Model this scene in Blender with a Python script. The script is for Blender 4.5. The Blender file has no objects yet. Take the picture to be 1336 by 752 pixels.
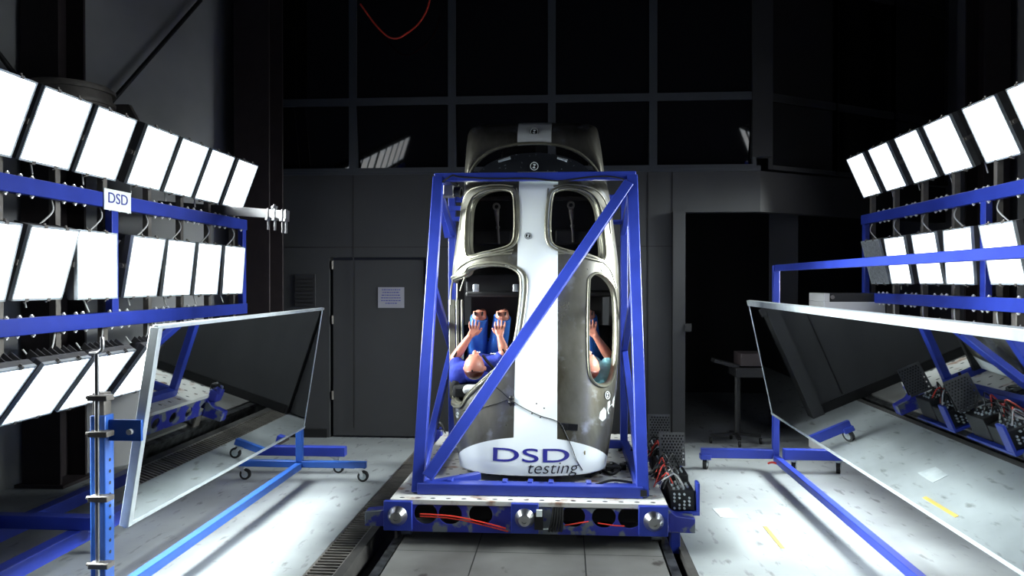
import bpy, bmesh, math, random
from mathutils import Vector, Matrix, Euler
random.seed(7)
PI = math.pi
S = bpy.context.scene
COL = S.collection

# ------------------------------------------------------------------ camera, world, exposure
CAM = Vector((0, 0, 1.85)); YAW = math.radians(4.004); PITCH = math.radians(-0.458)
cd = bpy.data.cameras.new('camera'); cam = bpy.data.objects.new('camera', cd); COL.objects.link(cam)
cd.sensor_width = 36; cd.lens = 36 * 1000 / 1336; cd.clip_end = 60
cam.location = CAM; cam.rotation_euler = (PI / 2 + PITCH, 0, YAW)
S.camera = cam
RC = Euler((PI / 2 + PITCH, 0, YAW)).to_matrix()
w = bpy.data.worlds.new('hall_dark'); S.world = w; w.use_nodes = True
w.node_tree.nodes['Background'].inputs[0].default_value = (.55, .65, 1, 1)
w.node_tree.nodes['Background'].inputs[1].default_value = .010
S.view_settings.view_transform = 'Standard'; S.view_settings.look = 'None'
S.view_settings.exposure = 0.0; S.view_settings.gamma = 1; S.view_settings.use_curve_mapping = False
LAMP_POWER = 15.0      # watts of each floodlight
LAMP_SPREAD = 58      # degrees, reflector beam
GLASS_GLOW = 3.0
LAMP_DIM = [.22, .38, .7, 1, 1.15, 1.25, 1.3, 1.3, 1.3]    # dimmer setting along the rack, far end first

def ray(px, py):
    return RC @ Vector((px - 668, 376 - py, -1000))
def at(px, py, Y):
    d = ray(px, py); return CAM + d * (Y / d.y)
def atz(px, py, z):
    d = ray(px, py); return CAM + d * ((z - CAM.z) / d.z)

# ------------------------------------------------------------------ materials
def lin(c):
    return tuple(((v / 255 + .055) / 1.055) ** 2.4 if v / 255 > .04045 else v / 255 / 12.92 for v in c) + (1,)
class NT:
    def __init__(s, name):
        s.m = bpy.data.materials.new(name); s.m.use_nodes = True
        s.t = s.m.node_tree; s.b = s.t.nodes['Principled BSDF']
    def n(s, kind, **k):
        o = s.t.nodes.new(kind)
        for a, v in k.items(): setattr(o, a, v)
        return o
    def l(s, a, b): s.t.links.new(a, b)
    def math(s, op, a, b=None, clamp=False):
        o = s.n('ShaderNodeMath', operation=op, use_clamp=clamp)
        for i, v in enumerate((a, b)):
            if v is None: continue
            if isinstance(v, (int, float)): o.inputs[i].default_value = v
            else: s.l(v, o.inputs[i])
        return o.outputs[0]
    def mix(s, f, a, b):
        o = s.n('ShaderNodeMix', data_type='RGBA')
        for i, v in ((0, f), (6, a), (7, b)):
            if isinstance(v, (int, float, tuple)): o.inputs[i].default_value = v
            else: s.l(v, o.inputs[i])
        return o.outputs[2]
    def noise(s, scale, detail=4, co=None, stretch=None):
        o = s.n('ShaderNodeTexNoise'); o.inputs['Scale'].default_value = scale; o.inputs['Detail'].default_value = detail
        g = s.n('ShaderNodeTexCoord').outputs['Object']
        if stretch:
            mp = s.n('ShaderNodeMapping'); mp.inputs['Scale'].default_value = stretch; s.l(g, mp.inputs[0]); g = mp.outputs[0]
        s.l(g, o.inputs['Vector'])
        return o.outputs[0]
    def ramp(s, v, lo, hi):
        o = s.n('ShaderNodeMapRange'); s.l(v, o.inputs[0]); o.inputs[1].default_value = lo; o.inputs[2].default_value = hi
        return o.outputs[0]
    def xyz(s):
        sp = s.n('ShaderNodeSeparateXYZ'); s.l(s.n('ShaderNodeTexCoord').outputs['Object'], sp.inputs[0]); return sp.outputs
def pm(name, rgb, rough=.5, metal=0, var=.25, scale=9, rgb2=None, bump=0, coat=0, spec=None):
    t = NT(name); c = lin(rgb)
    c2 = lin(rgb2) if rgb2 else tuple(v * (1 - var) for v in c[:3]) + (1,)
    nz = t.noise(scale)
    t.l(t.mix(t.ramp(nz, .35, .7), c, c2), t.b.inputs['Base Color'])
    t.b.inputs['Roughness'].default_value = rough; t.b.inputs['Metallic'].default_value = metal
    t.b.inputs['Coat Weight'].default_value = coat
    if spec is not None: t.b.inputs['Specular IOR Level'].default_value = spec
    if bump:
        b = t.n('ShaderNodeBump'); b.inputs['Strength'].default_value = bump; b.inputs['Distance'].default_value = .01
        t.l(t.noise(scale * 6), b.inputs['Height']); t.l(b.outputs[0], t.b.inputs['Normal'])
    return t.m
M = {}
M['blue'] = pm('blue_paint', (40, 58, 156), .38, var=.2, scale=5)
M['blue_stand'] = pm('stand_blue_paint', (44, 92, 178), .38, var=.2, scale=5)
M['chrome'] = pm('bright_steel', (205, 205, 205), .28, 1, var=.1)
M['alu'] = pm('aluminium_edge', (200, 208, 212), .45, .55, var=.15, scale=14)
M['boom'] = pm('grey_boom_profile', (120, 120, 122), .5, .4, var=.2)
M['zinc'] = pm('zinc_bolts', (235, 235, 235), .3, .6, var=.05)
M['steel_dark'] = pm('dark_channel_steel', (120, 115, 110), .5, .3, var=.35)
M['black'] = pm('black_plastic', (16, 16, 18), .5, var=.3)
M['rubber'] = pm('rubber', (24, 24, 25), .7, var=.2)
M['housing'] = pm('lamp_housing', (78, 78, 80), .5, .2, var=.3)
M['white_cable'] = pm('white_cable', (200, 200, 200), .5)
M['red_cable'] = pm('red_cable', (210, 60, 45), .45)
M['interior'] = pm('black_interior', (20, 20, 22), .6, var=.5, scale=6)
M['seat'] = pm('seat_fabric', (26, 27, 30), .85, var=.4, scale=30)
M['skin'] = pm('dummy_vinyl', (196, 128, 108), .38, var=.12, scale=12)
M['skin_dark'] = pm('dummy_skull_cap', (84, 36, 28), .4, var=.2)
M['shirt'] = pm('blue_cotton_shirt', (44, 62, 176), .85, var=.25, scale=14, bump=.3)
M['shirt_light'] = pm('light_blue_cotton_shirt', (160, 235, 250), .85, var=.25, scale=14, bump=.3)
M['shorts'] = pm('blue_cotton_shorts', (52, 116, 208), .85, var=.2, scale=14, bump=.3)
M['white'] = pm('white_sheet', (232, 240, 238), .5, var=.04)
M['text_blue'] = pm('lettering_blue', (40, 40, 140), .5, var=.02)
M['text_black'] = pm('lettering_black', (20, 20, 26), .5, var=.02)
M['wall'] = pm('grey_wall_panel', (54, 55, 57), .7, var=.12, scale=2)
M['wall_dark'] = pm('dark_wall_panel', (36, 36, 38), .7, var=.15, scale=2)
M['wall_side'] = pm('side_wall_concrete', (138, 138, 140), .8, var=.15, scale=2)
M['frame_grey'] = pm('window_frame_grey', (56, 60, 66), .5, var=.1)
M['column'] = pm('steel_column_brown', (44, 36, 38), .55, var=.3)
M['paper'] = pm('paper_notice', (150, 150, 160), .8, var=.05)
M['trench'] = pm('trench_concrete', (60, 58, 56), .9, var=.4)
M['rail'] = pm('worn_rail_steel', (120, 122, 124), .4, .8, var=.4, rgb2=(40, 40, 40), scale=12)
M['yellow'] = pm('yellow_tape', (188, 160, 84), .6)
M['patch'] = pm('tape_patch', (172, 178, 180), .6)
M['cabinet'] = pm('cabinet_enamel', (200, 200, 200), .5, var=.05)
M['frosted'] = pm('dim_lamp_reflector', (190, 196, 200), .35, .5, var=.5, scale=60, bump=1)
M['rim'] = pm('sealed_flange', (150, 148, 132), .35, .6, var=.3, scale=10)
M['belt'] = pm('belt_webbing', (24, 30, 36), .8)
# dark window glass
t = NT('dark_window_glass'); t.b.inputs['Base Color'].default_value = (.004, .004, .005, 1); t.b.inputs['Roughness'].default_value = .03
t.b.inputs['Specular IOR Level'].default_value = .6; t.l(t.ramp(t.noise(2), 0, 40), t.b.inputs['Metallic']); M['glass'] = t.m
# mirror
t = NT('mirror_glass'); t.b.inputs['Metallic'].default_value = 1; t.b.inputs['Roughness'].default_value = .015
t.l(t.mix(t.ramp(t.noise(3), .3, .8), (.62, .65, .66, 1), (.52, .55, .56, 1)), t.b.inputs['Base Color']); M['mirror'] = t.m
# lamp glass
t = NT('floodlight_glass'); t.b.inputs['Base Color'].default_value = (.8, .8, .8, 1)
e = t.b.inputs['Emission Color']; x, y, z = t.xyz()
edge = t.math('MAXIMUM', t.math('ABSOLUTE', y), t.math('ABSOLUTE', z))
t.l(t.mix(t.ramp(edge, .15, .22), (1, 1, 1, 1), (.82, .92, 1, 1)), e); t.b.inputs['Emission Strength'].default_value = GLASS_GLOW; M['lamp_on'] = t.m
# floor
t = NT('scuffed_floor'); a = t.mix(t.ramp(t.noise(1.3, 6), .3, .7), lin((150, 155, 157)), lin((122, 126, 128)))
st = t.ramp(t.noise(5.5, 10, stretch=(2.6, .8, 1)), .60, .70)
a = t.mix(t.math('MULTIPLY', st, .55), a, lin((74, 72, 72)))
sp = t.ramp(t.noise(16, 8, stretch=(.5, 1.6, 1)), .66, .70)
a = t.mix(t.math('MULTIPLY', sp, .3), a, lin((44, 42, 42))); t.l(a, t.b.inputs['Base Color'])
t.l(t.math('ADD', t.math('MULTIPLY', st, .2), .42), t.b.inputs['Roughness']); M['floor'] = t.m
t = NT('track_plates'); a = t.mix(t.ramp(t.noise(2, 8), .3, .7), lin((116, 116, 114)), lin((88, 86, 84)))
x, y, z = t.xyz()
j = t.math('LESS_THAN', t.math('ABSOLUTE', t.math('SUBTRACT', t.math('ABSOLUTE', t.math('ADD', x, .24)), .37)), .004)
j2 = t.math('LESS_THAN', t.math('FRACT', t.math('DIVIDE', y, 2.6)), .003)
a = t.mix(t.math('MAXIMUM', j, j2), a, (.01, .01, .01, 1))
a = t.mix(t.ramp(t.noise(4, 6, stretch=(1, .7, 1)), .66, .7), a, lin((58, 54, 52)))
t.l(a, t.b.inputs['Base Color']); t.b.inputs['Roughness'].default_value = .6; M['plates'] = t.m
# worn sled paint
t = NT('worn_sled_blue'); a = t.mix(t.ramp(t.noise(8, 10), .50, .55), lin((40, 48, 146)), lin((108, 114, 120)))
t.l(a, t.b.inputs['Base Color']); t.b.inputs['Roughness'].default_value = .45; M['sled_blue'] = t.m
# deck with bolt slots and rust
t = NT('deck_white_steel'); a = t.mix(t.ramp(t.noise(7, 8), .56, .68), lin((205, 204, 200)), lin((150, 118, 100)))
x, y, z = t.xyz()
fx = t.math('ABSOLUTE', t.math('SUBTRACT', t.math('FRACT', t.math('DIVIDE', x, .11)), .5))
fy = t.math('ABSOLUTE', t.math('SUBTRACT', t.math('FRACT', t.math('DIVIDE', y, .17)), .5))
hole = t.math('LESS_THAN', t.math('ADD', t.math('POWER', t.math('DIVIDE', fx, .17), 2), t.math('POWER', t.math('DIVIDE', fy, .08), 2)), 1)
a = t.mix(hole, a, (.01, .01, .01, 1)); t.l(a, t.b.inputs['Base Color']); t.b.inputs['Roughness'].default_value = .5; M['deck'] = t.m
CX = -.266
def body_paint(name, stripe, ell):
    t = NT(name); x, y, z = t.xyz()
    st = t.ramp(t.noise(2.4, 8, stretch=(1.4, 1.4, .6)), .35, .66)
    a = t.mix(st, lin((160, 158, 148)), lin((88, 84, 72)))
    a = t.mix(t.math('MULTIPLY', t.ramp(t.noise(6, 8), .58, .7), .6), a, lin((196, 200, 206)))
    ax = t.math('ABSOLUTE', t.math('ADD', x, .230 if ell else .28))
    mk = t.math('LESS_THAN', ax, stripe)
    if ell:
        ex = t.math('POWER', t.math('DIVIDE', t.math('ABSOLUTE', t.math('ADD', x, .262)), .60), 2)
        ez = t.math('POWER', t.math('DIVIDE', t.math('MAXIMUM', t.math('SUBTRACT', z, .43), 0), .235), 2)
        mk = t.math('MAXIMUM', mk, t.math('LESS_THAN', t.math('ADD', ex, ez), 1))
    a = t.mix(mk, a, lin((242, 248, 248))); t.l(a, t.b.inputs['Base Color'])
    t.l(t.math('MULTIPLY', t.math('SUBTRACT', 1, mk), .88), t.b.inputs['Metallic'])
    t.l(t.math('ADD', t.math('MULTIPLY', st, .14), .27), t.b.inputs['Roughness'])
    return t.m
M['body'] = body_paint('bare_steel_and_white_stripe', .166, True)
M['nose'] = body_paint('bare_steel_nose', .152, False)

# ------------------------------------------------------------------ builders
def tag(o, label=None, cat=None, group=None, kind=None):
    for k, v in (('label', label), ('category', cat), ('group', group), ('kind', kind)):
        if v: o[k] = v
    return o
def thing(name, label, cat, loc=(0, 0, 0), group=None):
    o = bpy.data.objects.new(name, None); COL.objects.link(o); o.location = loc; o.empty_display_size = .1
    return tag(o, label, cat, group)
def parent_to(o, parent):
    if parent is None: return
    o.parent = parent
    if parent.type == 'EMPTY': o.matrix_parent_inverse = Matrix.Translation(parent.location).inverted()
def smooth_angle(me, deg=35):
    for p in me.polygons: p.use_smooth = True
    try: me.set_sharp_from_angle(angle=math.radians(deg))
    except Exception: pass
class MB:
    def __init__(s): s.bm = bmesh.new()
    def box(s, c, d, rot=None):
        m = Matrix.Translation(Vector(c))
        if rot is not None: m = m @ (rot.to_4x4() if isinstance(rot, Matrix) else Euler(rot).to_matrix().to_4x4())
        bmesh.ops.create_cube(s.bm, size=1, matrix=m @ Matrix.Diagonal((*d, 1))); return s
    def span(s, a, b):
        return s.box([(a[i] + b[i]) / 2 for i in range(3)], [abs(b[i] - a[i]) for i in range(3)])
    def bar(s, a, b, w, h, up=(0, 0, 1)):
        a, b = Vector(a), Vector(b); d = b - a; y = d.normalized(); up = Vector(up)
        if abs(y.dot(up)) > .98: up = Vector((0, 1, 0)) if abs(y.y) < .9 else Vector((1, 0, 0))
        x = y.cross(up).normalized(); z = x.cross(y)
        r = Matrix((x, y, z)).transposed()
        return s.box((a + b) / 2, (w, d.length, h), r)
    def cyl(s, a, b, r0, r1=None, seg=20, caps=True):
        a, b = Vector(a), Vector(b); d = b - a
        r1 = r0 if r1 is None else r1
        q = d.to_track_quat('Z', 'Y').to_matrix().to_4x4()
        bmesh.ops.create_cone(s.bm, cap_ends=caps, segments=seg, radius1=r0, radius2=r1, depth=d.length, matrix=Matrix.Translation((a + b) / 2) @ q); return s
    def ball(s, c, r, seg=16, rot=None):
        r = (r, r, r) if isinstance(r, (int, float)) else r
        m = Matrix.Translation(Vector(c))
        if rot is not None: m = m @ Euler(rot).to_matrix().to_4x4()
        bmesh.ops.create_uvsphere(s.bm, u_segments=seg, v_segments=max(6, seg // 2), radius=1, matrix=m @ Matrix.Diagonal((*r, 1))); return s
    def cap(s, a, b, r0, r1, seg=16):
        s.cyl(a, b, r0, r1, seg); s.ball(a, r0, seg); s.ball(b, r1, seg); return s
    def ring(s, a, b, r, rin, seg=28):
        a, b = Vector(a), Vector(b); d = (b - a).normalized(); x = d.orthogonal().normalized(); y = d.cross(x)
        L = []
        for p, rr in ((a, rin), (a, r), (b, r), (b, rin)):
            L.append([s.bm.verts.new(p + (x * math.cos(k * 2 * PI / seg) + y * math.sin(k * 2 * PI / seg)) * rr) for k in range(seg)])
        for i in range(4):
            A, B = L[i], L[(i + 1) % 4]
            for k in range(seg): s.bm.faces.new((A[k], A[(k + 1) % seg], B[(k + 1) % seg], B[k]))
        return s
    def tube(s, pts, r, seg=8, closed=False, smooth=0):
        pts = [Vector(p) for p in pts]
        if smooth: pts = catmull(pts, smooth, closed)
        n = len(pts); rings = []; ref = None
        for i, p in enumerate(pts):
            if closed: d = pts[(i + 1) % n] - pts[i - 1]
            else: d = pts[min(i + 1, n - 1)] - pts[max(i - 1, 0)]
            d.normalize()
            if ref is None: ref = d.orthogonal().normalized()
            ref = (ref - d * ref.dot(d)).normalized(); y = d.cross(ref)
            rr = r[i] if isinstance(r, list) else r
            rings.append([s.bm.verts.new(p + (ref * math.cos(k * 2 * PI / seg) + y * math.sin(k * 2 * PI / seg)) * rr) for k in range(seg)])
        for i in range(n if closed else n - 1):
            A, B = rings[i], rings[(i + 1) % n]
            for k in range(seg): s.bm.faces.new((A[k], A[(k + 1) % seg], B[(k + 1) % seg], B[k]))
        if not closed: s.bm.faces.new(rings[0][::-1]); s.bm.faces.new(rings[-1])
        return s
    def prism(s, pts, d):
        """polygon pts (3D, planar) swept by vector d"""
        d = Vector(d); A = [s.bm.verts.new(Vector(p)) for p in pts]; B = [s.bm.verts.new(Vector(p) + d) for p in pts]; n = len(A)
        s.bm.faces.new(A[::-1]); s.bm.faces.new(B)
        for k in range(n): s.bm.faces.new((A[k], A[(k + 1) % n], B[(k + 1) % n], B[k]))
        return s
    def build(s, name, mat, parent=None, bevel=0, smooth=True, angle=35):
        bmesh.ops.recalc_face_normals(s.bm, faces=s.bm.faces)
        me = bpy.data.meshes.new(name); s.bm.to_mesh(me); s.bm.free()
        me.materials.append(M[mat] if isinstance(mat, str) else mat)
        if smooth: smooth_angle(me, angle)
        o = bpy.data.objects.new(name, me); COL.objects.link(o); parent_to(o, parent)
        if bevel:
            b = o.modifiers.new('bevel', 'BEVEL'); b.width = bevel; b.segments = 2; b.limit_method = 'ANGLE'; b.angle_limit = math.radians(50)
        return o
def catmull(P, k, closed=False):
    out = []; n = len(P)
    for i in range(n if closed else n - 1):
        g = (lambda j: P[j % n]) if closed else (lambda j: P[max(0, min(n - 1, j))])
        p0, p1, p2, p3 = g(i - 1), g(i), g(i + 1), g(i + 2)
        for q in range(k):
            t = q / k
            out.append(.5 * ((2 * p1) + (p2 - p0) * t + (2 * p0 - 5 * p1 + 4 * p2 - p3) * t * t + (3 * p1 - p0 - 3 * p2 + p3) * t ** 3))
    if not closed: out.append(P[-1])
    return out
def structure(o, label=None): o['kind'] = 'structure'; return o
def plate(name, mat, outer, holes, depth, mtx, parent=None):
    """flat plate with holes: outer [(x,y)], holes [[(x,y)..]..], laid by mtx"""
    cu = bpy.data.curves.new(name, 'CURVE'); cu.dimensions = '2D'; cu.fill_mode = 'BOTH'; cu.extrude = depth / 2
    for ring in [outer] + holes:
        sp = cu.splines.new('POLY'); sp.points.add(len(ring) - 1)
        for p, q in zip(sp.points, ring): p.co = (q[0], q[1], 0, 1)
        sp.use_cyclic_u = True
    tmp = bpy.data.objects.new('tmp', cu); COL.objects.link(tmp); bpy.context.view_layer.update()
    me = bpy.data.meshes.new_from_object(tmp.evaluated_get(bpy.context.evaluated_depsgraph_get()))
    bpy.data.objects.remove(tmp); me.name = name; me.transform(mtx); me.materials.clear(); me.materials.append(M[mat])
    o = bpy.data.objects.new(name, me); COL.objects.link(o); parent_to(o, parent); return o
def circ(cx, cy, r, n=28, ry=None): return [(cx + r * math.cos(2 * PI * k / n), cy + (ry or r) * math.sin(2 * PI * k / n)) for k in range(n)]
def rect(x0, y0, x1, y1): return [(x0, y0), (x1, y0), (x1, y1), (x0, y1)]
def copy_tree(o, parent=None):
    c = o.copy(); COL.objects.link(c)
    if parent is not None: c.parent = parent; c.matrix_parent_inverse = o.matrix_parent_inverse.copy()
    for ch in list(o.children): copy_tree(ch, c)
    return c
def text_mesh(txt, width, height, shear=0, bold=0, thick=.002):
    cu = bpy.data.curves.new('lettering', 'FONT'); cu.body = txt; cu.size = 1; cu.shear = shear; cu.offset = bold; cu.extrude = .001
    cu.resolution_u = 6
    tmp = bpy.data.objects.new('tmp', cu); COL.objects.link(tmp); bpy.context.view_layer.update()
    me = bpy.data.meshes.new_from_object(tmp.evaluated_get(bpy.context.evaluated_depsgraph_get())); bpy.data.objects.remove(tmp)
    xs = [v.co.x for v in me.vertices]; ys = [v.co.y for v in me.vertices]
    x0, x1, y0, y1 = min(xs), max(xs), min(ys), max(ys)
    for v in me.vertices:
        v.co.x = (v.co.x - x0) / (x1 - x0) * width; v.co.y = (v.co.y - y0) / (y1 - y0) * height; v.co.z = v.co.z / .001 * thick / 2
    me.materials.clear(); return me

# ------------------------------------------------------------------ floor, track
def slab(mb, x0, x1, y0, y1, z0, z1): mb.span((x0, y0, z0), (x1, y1, z1))
mb = MB()
slab(mb, -9, -1.655, -2, 9.05, -.3, 0); slab(mb, .84, 9, -2, 13.5, -.3, 0); slab(mb, -9, .84, 9.05, 13.5, -.3, 0)
structure(mb.build('floor', 'floor', smooth=False))
mb = MB(); slab(mb, -1.655, -1.165, -2, 9.05, -.3, -.16); slab(mb, .655, .84, -2, 9.05, -.3, -.16)
slab(mb, -1.46, -1.40, -2, 9.05, -.16, -.002); slab(mb, .79, .84, -2, 9.05, -.16, -.002)
structure(mb.build('floor_trench', 'trench', smooth=False))
mb = MB(); slab(mb, -1.165, .655, -2, 9.05, -.3, 0)
structure(mb.build('floor_plates', 'plates', smooth=False))
for side, x0 in (('left', -1.245), ('right', .672)):
    mb = MB(); slab(mb, x0, x0 + .065, -2, 9.04, -.05, -.012); slab(mb, x0 + .022, x0 + .043, -2, 9.04, -.16, -.05)
    tag(mb.build('track_rail', 'rail', bevel=.004), 'worn steel sled rail in the %s floor trench' % side, 'rail')
mb = MB()
for x in (-1.65, -1.465): slab(mb, x - .006, x + .006, 1.5, 8.9, -.04, -.004)
y = 1.5
while y < 8.9:
    slab(mb, -1.65, -1.465, y, y + .018, -.03, -.006); y += .052
tag(mb.build('floor_grating', 'steel_dark', smooth=False), 'long dark ladder-like steel grating along the left track', 'grating')
for k, (x, y0, y1, wd) in enumerate(((1.49, 5.42, 5.90, .028),)):
    mb = MB(); mb.span((x, y0, .0005), (x + wd, y1, .0025)); tag(mb.build('floor_tape', 'yellow', smooth=False), 'yellow tape strip on the pale floor right of the track', 'tape')
mb = MB(); p = atz(947, 669, 0)
mb.prism([(p.x - .07, p.y - .14, .0005), (p.x + .06, p.y - .16, .0005), (p.x + .05, p.y + .12, .0005), (p.x - .09, p.y + .1, .0005)], (0, 0, .002))
tag(mb.build('floor_patch', 'patch', smooth=False), 'square white tape patch on the floor right of the sled', 'tape')

# ------------------------------------------------------------------ walls
WY = 8.92
L0 = Vector((-3.62, WY)); Ld = Vector((-1.25, -2.27)).normalized()       # left wall runs out towards the camera
R0 = at(992, 250, WY); R0 = Vector((R0.x, WY)); Rd = Vector((1.0, .62)).normalized()
def wallseg(mb, p, q, z0, z1, th, out):
    p = Vector(p); q = Vector(q); o = Vector(out) * th
    mb.prism([(p.x, p.y, z0), (q.x, q.y, z0), (q.x + o.x, q.y + o.y, z0), (p.x + o.x, p.y + o.y, z0)], (0, 0, z1 - z0))
HT = 7.0; SILL = at(700, 226, WY).z; LINT = at(893, 277, WY).z
DX0 = at(430, 450, WY).x; DX1 = at(556, 450, WY).x; DZ = at(490, 336, WY).z
OX0 = at(893, 450, WY).x
mb = MB()
mb.span((L0.x, WY, 0), (DX0, WY + .15, SILL)); mb.span((DX0, WY, DZ), (DX1, WY + .15, SILL)); mb.span((DX1, WY, 0), (OX0, WY + .15, SILL))
mb.span((OX0, WY, LINT), (R0.x, WY + .15, SILL))
structure(mb.build('wall_back', 'wall', smooth=False))
mb = MB(); r1 = R0 + Rd * 3.4
wallseg(mb, R0, r1, LINT, SILL, .15, (-Rd.y, Rd.x)); structure(mb.build('wall_back_right', 'wall_dark', smooth=False))
mb = MB(); l1 = L0 + Ld * 13; wallseg(mb, L0, l1, 0, HT, .2, (Ld.y, -Ld.x)); structure(mb.build('wall_left', 'wall_side', smooth=False))
mb = MB(); wallseg(mb, (5.3, -2), (5.3, 12.9), 0, HT, .2, (1, 0)); structure(mb.build('wall_right', 'wall_side', smooth=False))
mb = MB(); mb.span((OX0 - .6, 13, 0), (5.5, 13.15, HT)); mb.span((OX0 - .6, WY + .2, 0), (OX0 - .45, 13, SILL)); structure(mb.build('wall_corridor', 'wall_dark', smooth=False))
# panel joints, skirting
mb = MB()
for px in (461, 845, 877):
    x = at(px, 300, WY).x; mb.span((x - .006, WY - .004, .12), (x + .006, WY, SILL))
z = at(700, 322, WY).z; mb.span((L0.x, WY - .003, z - .005), (OX0, WY, z + .005))
structure(mb.build('trim_1', 'black', smooth=False))
mb = MB(); mb.span((L0.x, WY - .02, 0), (DX0 - .03, WY, .1)); mb.span((DX1 + .03, WY - .02, 0), (at(879, 560, WY).x, WY, .1)); structure(mb.build('baseboard_back', 'black', smooth=False))
mb = MB(); mb.span((at(877, 560, WY).x, WY - .06, 0), (OX0, WY, LINT)); structure(mb.build('trim_2', 'wall', smooth=False))
# door
mb = MB(); mb.span((DX0 + .035, WY + .02, .02), (DX1 - .03, WY + .07, DZ - .03)); door = structure(mb.build('door_1', 'wall', bevel=.004))
mb = MB()
for z in (.5, 1.4, 2.05): mb.cyl((DX0 + .03, WY + .01, z - .05), (DX0 + .03, WY + .01, z + .05), .014)
structure(mb.build('door_hinges', 'steel_dark', door))
p = at(493, 402, WY); q = at(527, 375, WY)
mb = MB(); mb.span((p.x, WY + .012, p.z), (q.x, WY + .016, q.z)); nt = tag(mb.build('paper_notice', 'paper', smooth=False), 'white paper notice taped to the grey door', 'notice')
mb = MB()
for k in range(6):
    zz = q.z - .035 - k * .032; wv = random.uniform(.7, .95) * (q.x - p.x) / 2 * (.5 if k == 5 else .9); c = (p.x + q.x) / 2
    xx = c - wv
    while xx < c + wv:
        l = random.uniform(.012, .03); mb.span((xx, WY + .0105, zz), (min(xx + l, c + wv), WY + .012, zz + .010)); xx += l + .008
mb.build('written_lines', 'text_blue', nt, smooth=False)
p = at(385, 400, WY); q = at(412, 358, WY)
mb = MB(); mb.span((p.x, WY - .02, p.z), (q.x, WY, q.z)); hatch = tag(mb.build('wall_hatch', 'wall_dark', bevel=.004), 'small dark rectangular wall hatch left of the door', 'hatch')
mb = MB()
for k in range(7):
    zz = p.z + .04 + k * (q.z - p.z - .06) / 7; mb.span((p.x + .02, WY - .026, zz), (q.x - .02, WY - .02, zz + .012))
mb.build('slats', 'black', hatch)
# upper windows: mullions and dark panes
TR = at(700, 130, WY).z; xs = [L0.x + .02] + [at(px, 130, WY).x for px in (461, 590, 720, 852)] + [R0.x - .05]
mb = MB(); mb.span((L0.x, WY - .02, SILL), (R0.x, WY + .14, SILL + .06)); structure(mb.build('trim_3', 'frame_grey', smooth=False))
n = 1
for i in range(5):
    for z0, z1 in ((SILL + .03, TR), (TR, TR + 1.45), (TR + 1.45, HT)):
        x0, x1 = xs[i], xs[i + 1]
        mb = MB(); f = .045
        mb.span((x0, WY - .03, z0), (x0 + f, WY + .05, z1)); mb.span((x1 - f, WY - .03, z0), (x1, WY + .05, z1))
        mb.span((x0 + f, WY - .03, z0), (x1 - f, WY + .05, z0 + f)); mb.span((x0 + f, WY - .03, z1 - f), (x1 - f, WY + .05, z1))
        fr = structure(mb.build('window_%d' % n, 'frame_grey', smooth=False)); n += 1
        mb = MB()
        if z1 <= TR + .01: mb.box(((x0 + x1) / 2, WY + .03, (z0 + z1) / 2), (x1 - x0 - 2 * f, .012, z1 - z0 - 2 * f), (math.radians(8), 0, 0))
        else: mb.span((x0 + f, WY, z0 + f), (x1 - f, WY + .012, z1 - f))
        structure(mb.build('window_pane', 'glass', fr, smooth=False))
for i in range(3):
    a = R0 + Rd * (.15 + i * 1.08); b = R0 + Rd * (.15 + (i + 1) * 1.08)
    for z0, z1 in ((SILL + .03, TR), (TR, TR + 1.45), (TR + 1.45, HT)):
        mb = MB()
        for p0, p1 in (((a.x, a.y, z0), (a.x, a.y, z1)), ((b.x, b.y, z0), (b.x, b.y, z1)), ((a.x, a.y, z0 + .02), (b.x, b.y, z0 + .02)), ((a.x, a.y, z1 - .02), (b.x, b.y, z1 - .02))):
            mb.bar(p0, p1, .05, .05)
        fr = structure(mb.build('window_%d' % n, 'wall_dark', smooth=False)); n += 1
        mb = MB(); wallseg(mb, a, b, z0 + .04, z1 - .04, .012, (-Rd.y, Rd.x)); structure(mb.build('window_pane', 'glass', fr, smooth=False))
mb = MB(); mb.span((R0.x - .1, WY - .05, LINT + .62), (R0.x + .12, WY + .1, HT)); structure(mb.build('trim_4', 'wall_dark', smooth=False))
# open door leaf in the dark opening
p0 = at(1003, 400, 9.9); p1 = at(1041, 400, 9.75)
mb = MB(); mb.prism([(p0.x, p0.y, .02), (p1.x, p1.y, .02), (p1.x + .02, p1.y + .06, .02), (p0.x + .02, p0.y + .06, .02)], (0, 0, 2.75)); structure(mb.build('door_2', 'wall', smooth=False))
# columns
def ibeam(name, c, wd, dp, h, ang, label):
    mb = MB(); r = Matrix.Rotation(ang, 3, 'Z')
    for off, d in (((0, -dp / 2, h / 2), (wd, .03, h)), ((0, dp / 2, h / 2), (wd, .03, h)), ((0, 0, h / 2), (.02, dp, h))):
        mb.box(Vector(c) + r @ Vector(off), d, r)
    mb.box((c[0], c[1], .015), (wd + .1, dp + .1, .03), r)
    tag(mb.build(name, 'column', bevel=.003), label, 'column')
ibeam('steel_column', (at(72, 500, 6.75).x, 6.75, 0), .36, .36, HT, .0, 'dark brown steel column behind the left lamp rack')
ibeam('steel_column', (at(339, 500, 8.5).x, 8.5, 0), .40, .40, HT, 0, 'dark steel column in the far left corner beside the grey wall')
ibeam('steel_column', (5.05, 9.6, 0), .30, .4, HT, 0, 'dark steel column high behind the right lamp rack')
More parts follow.
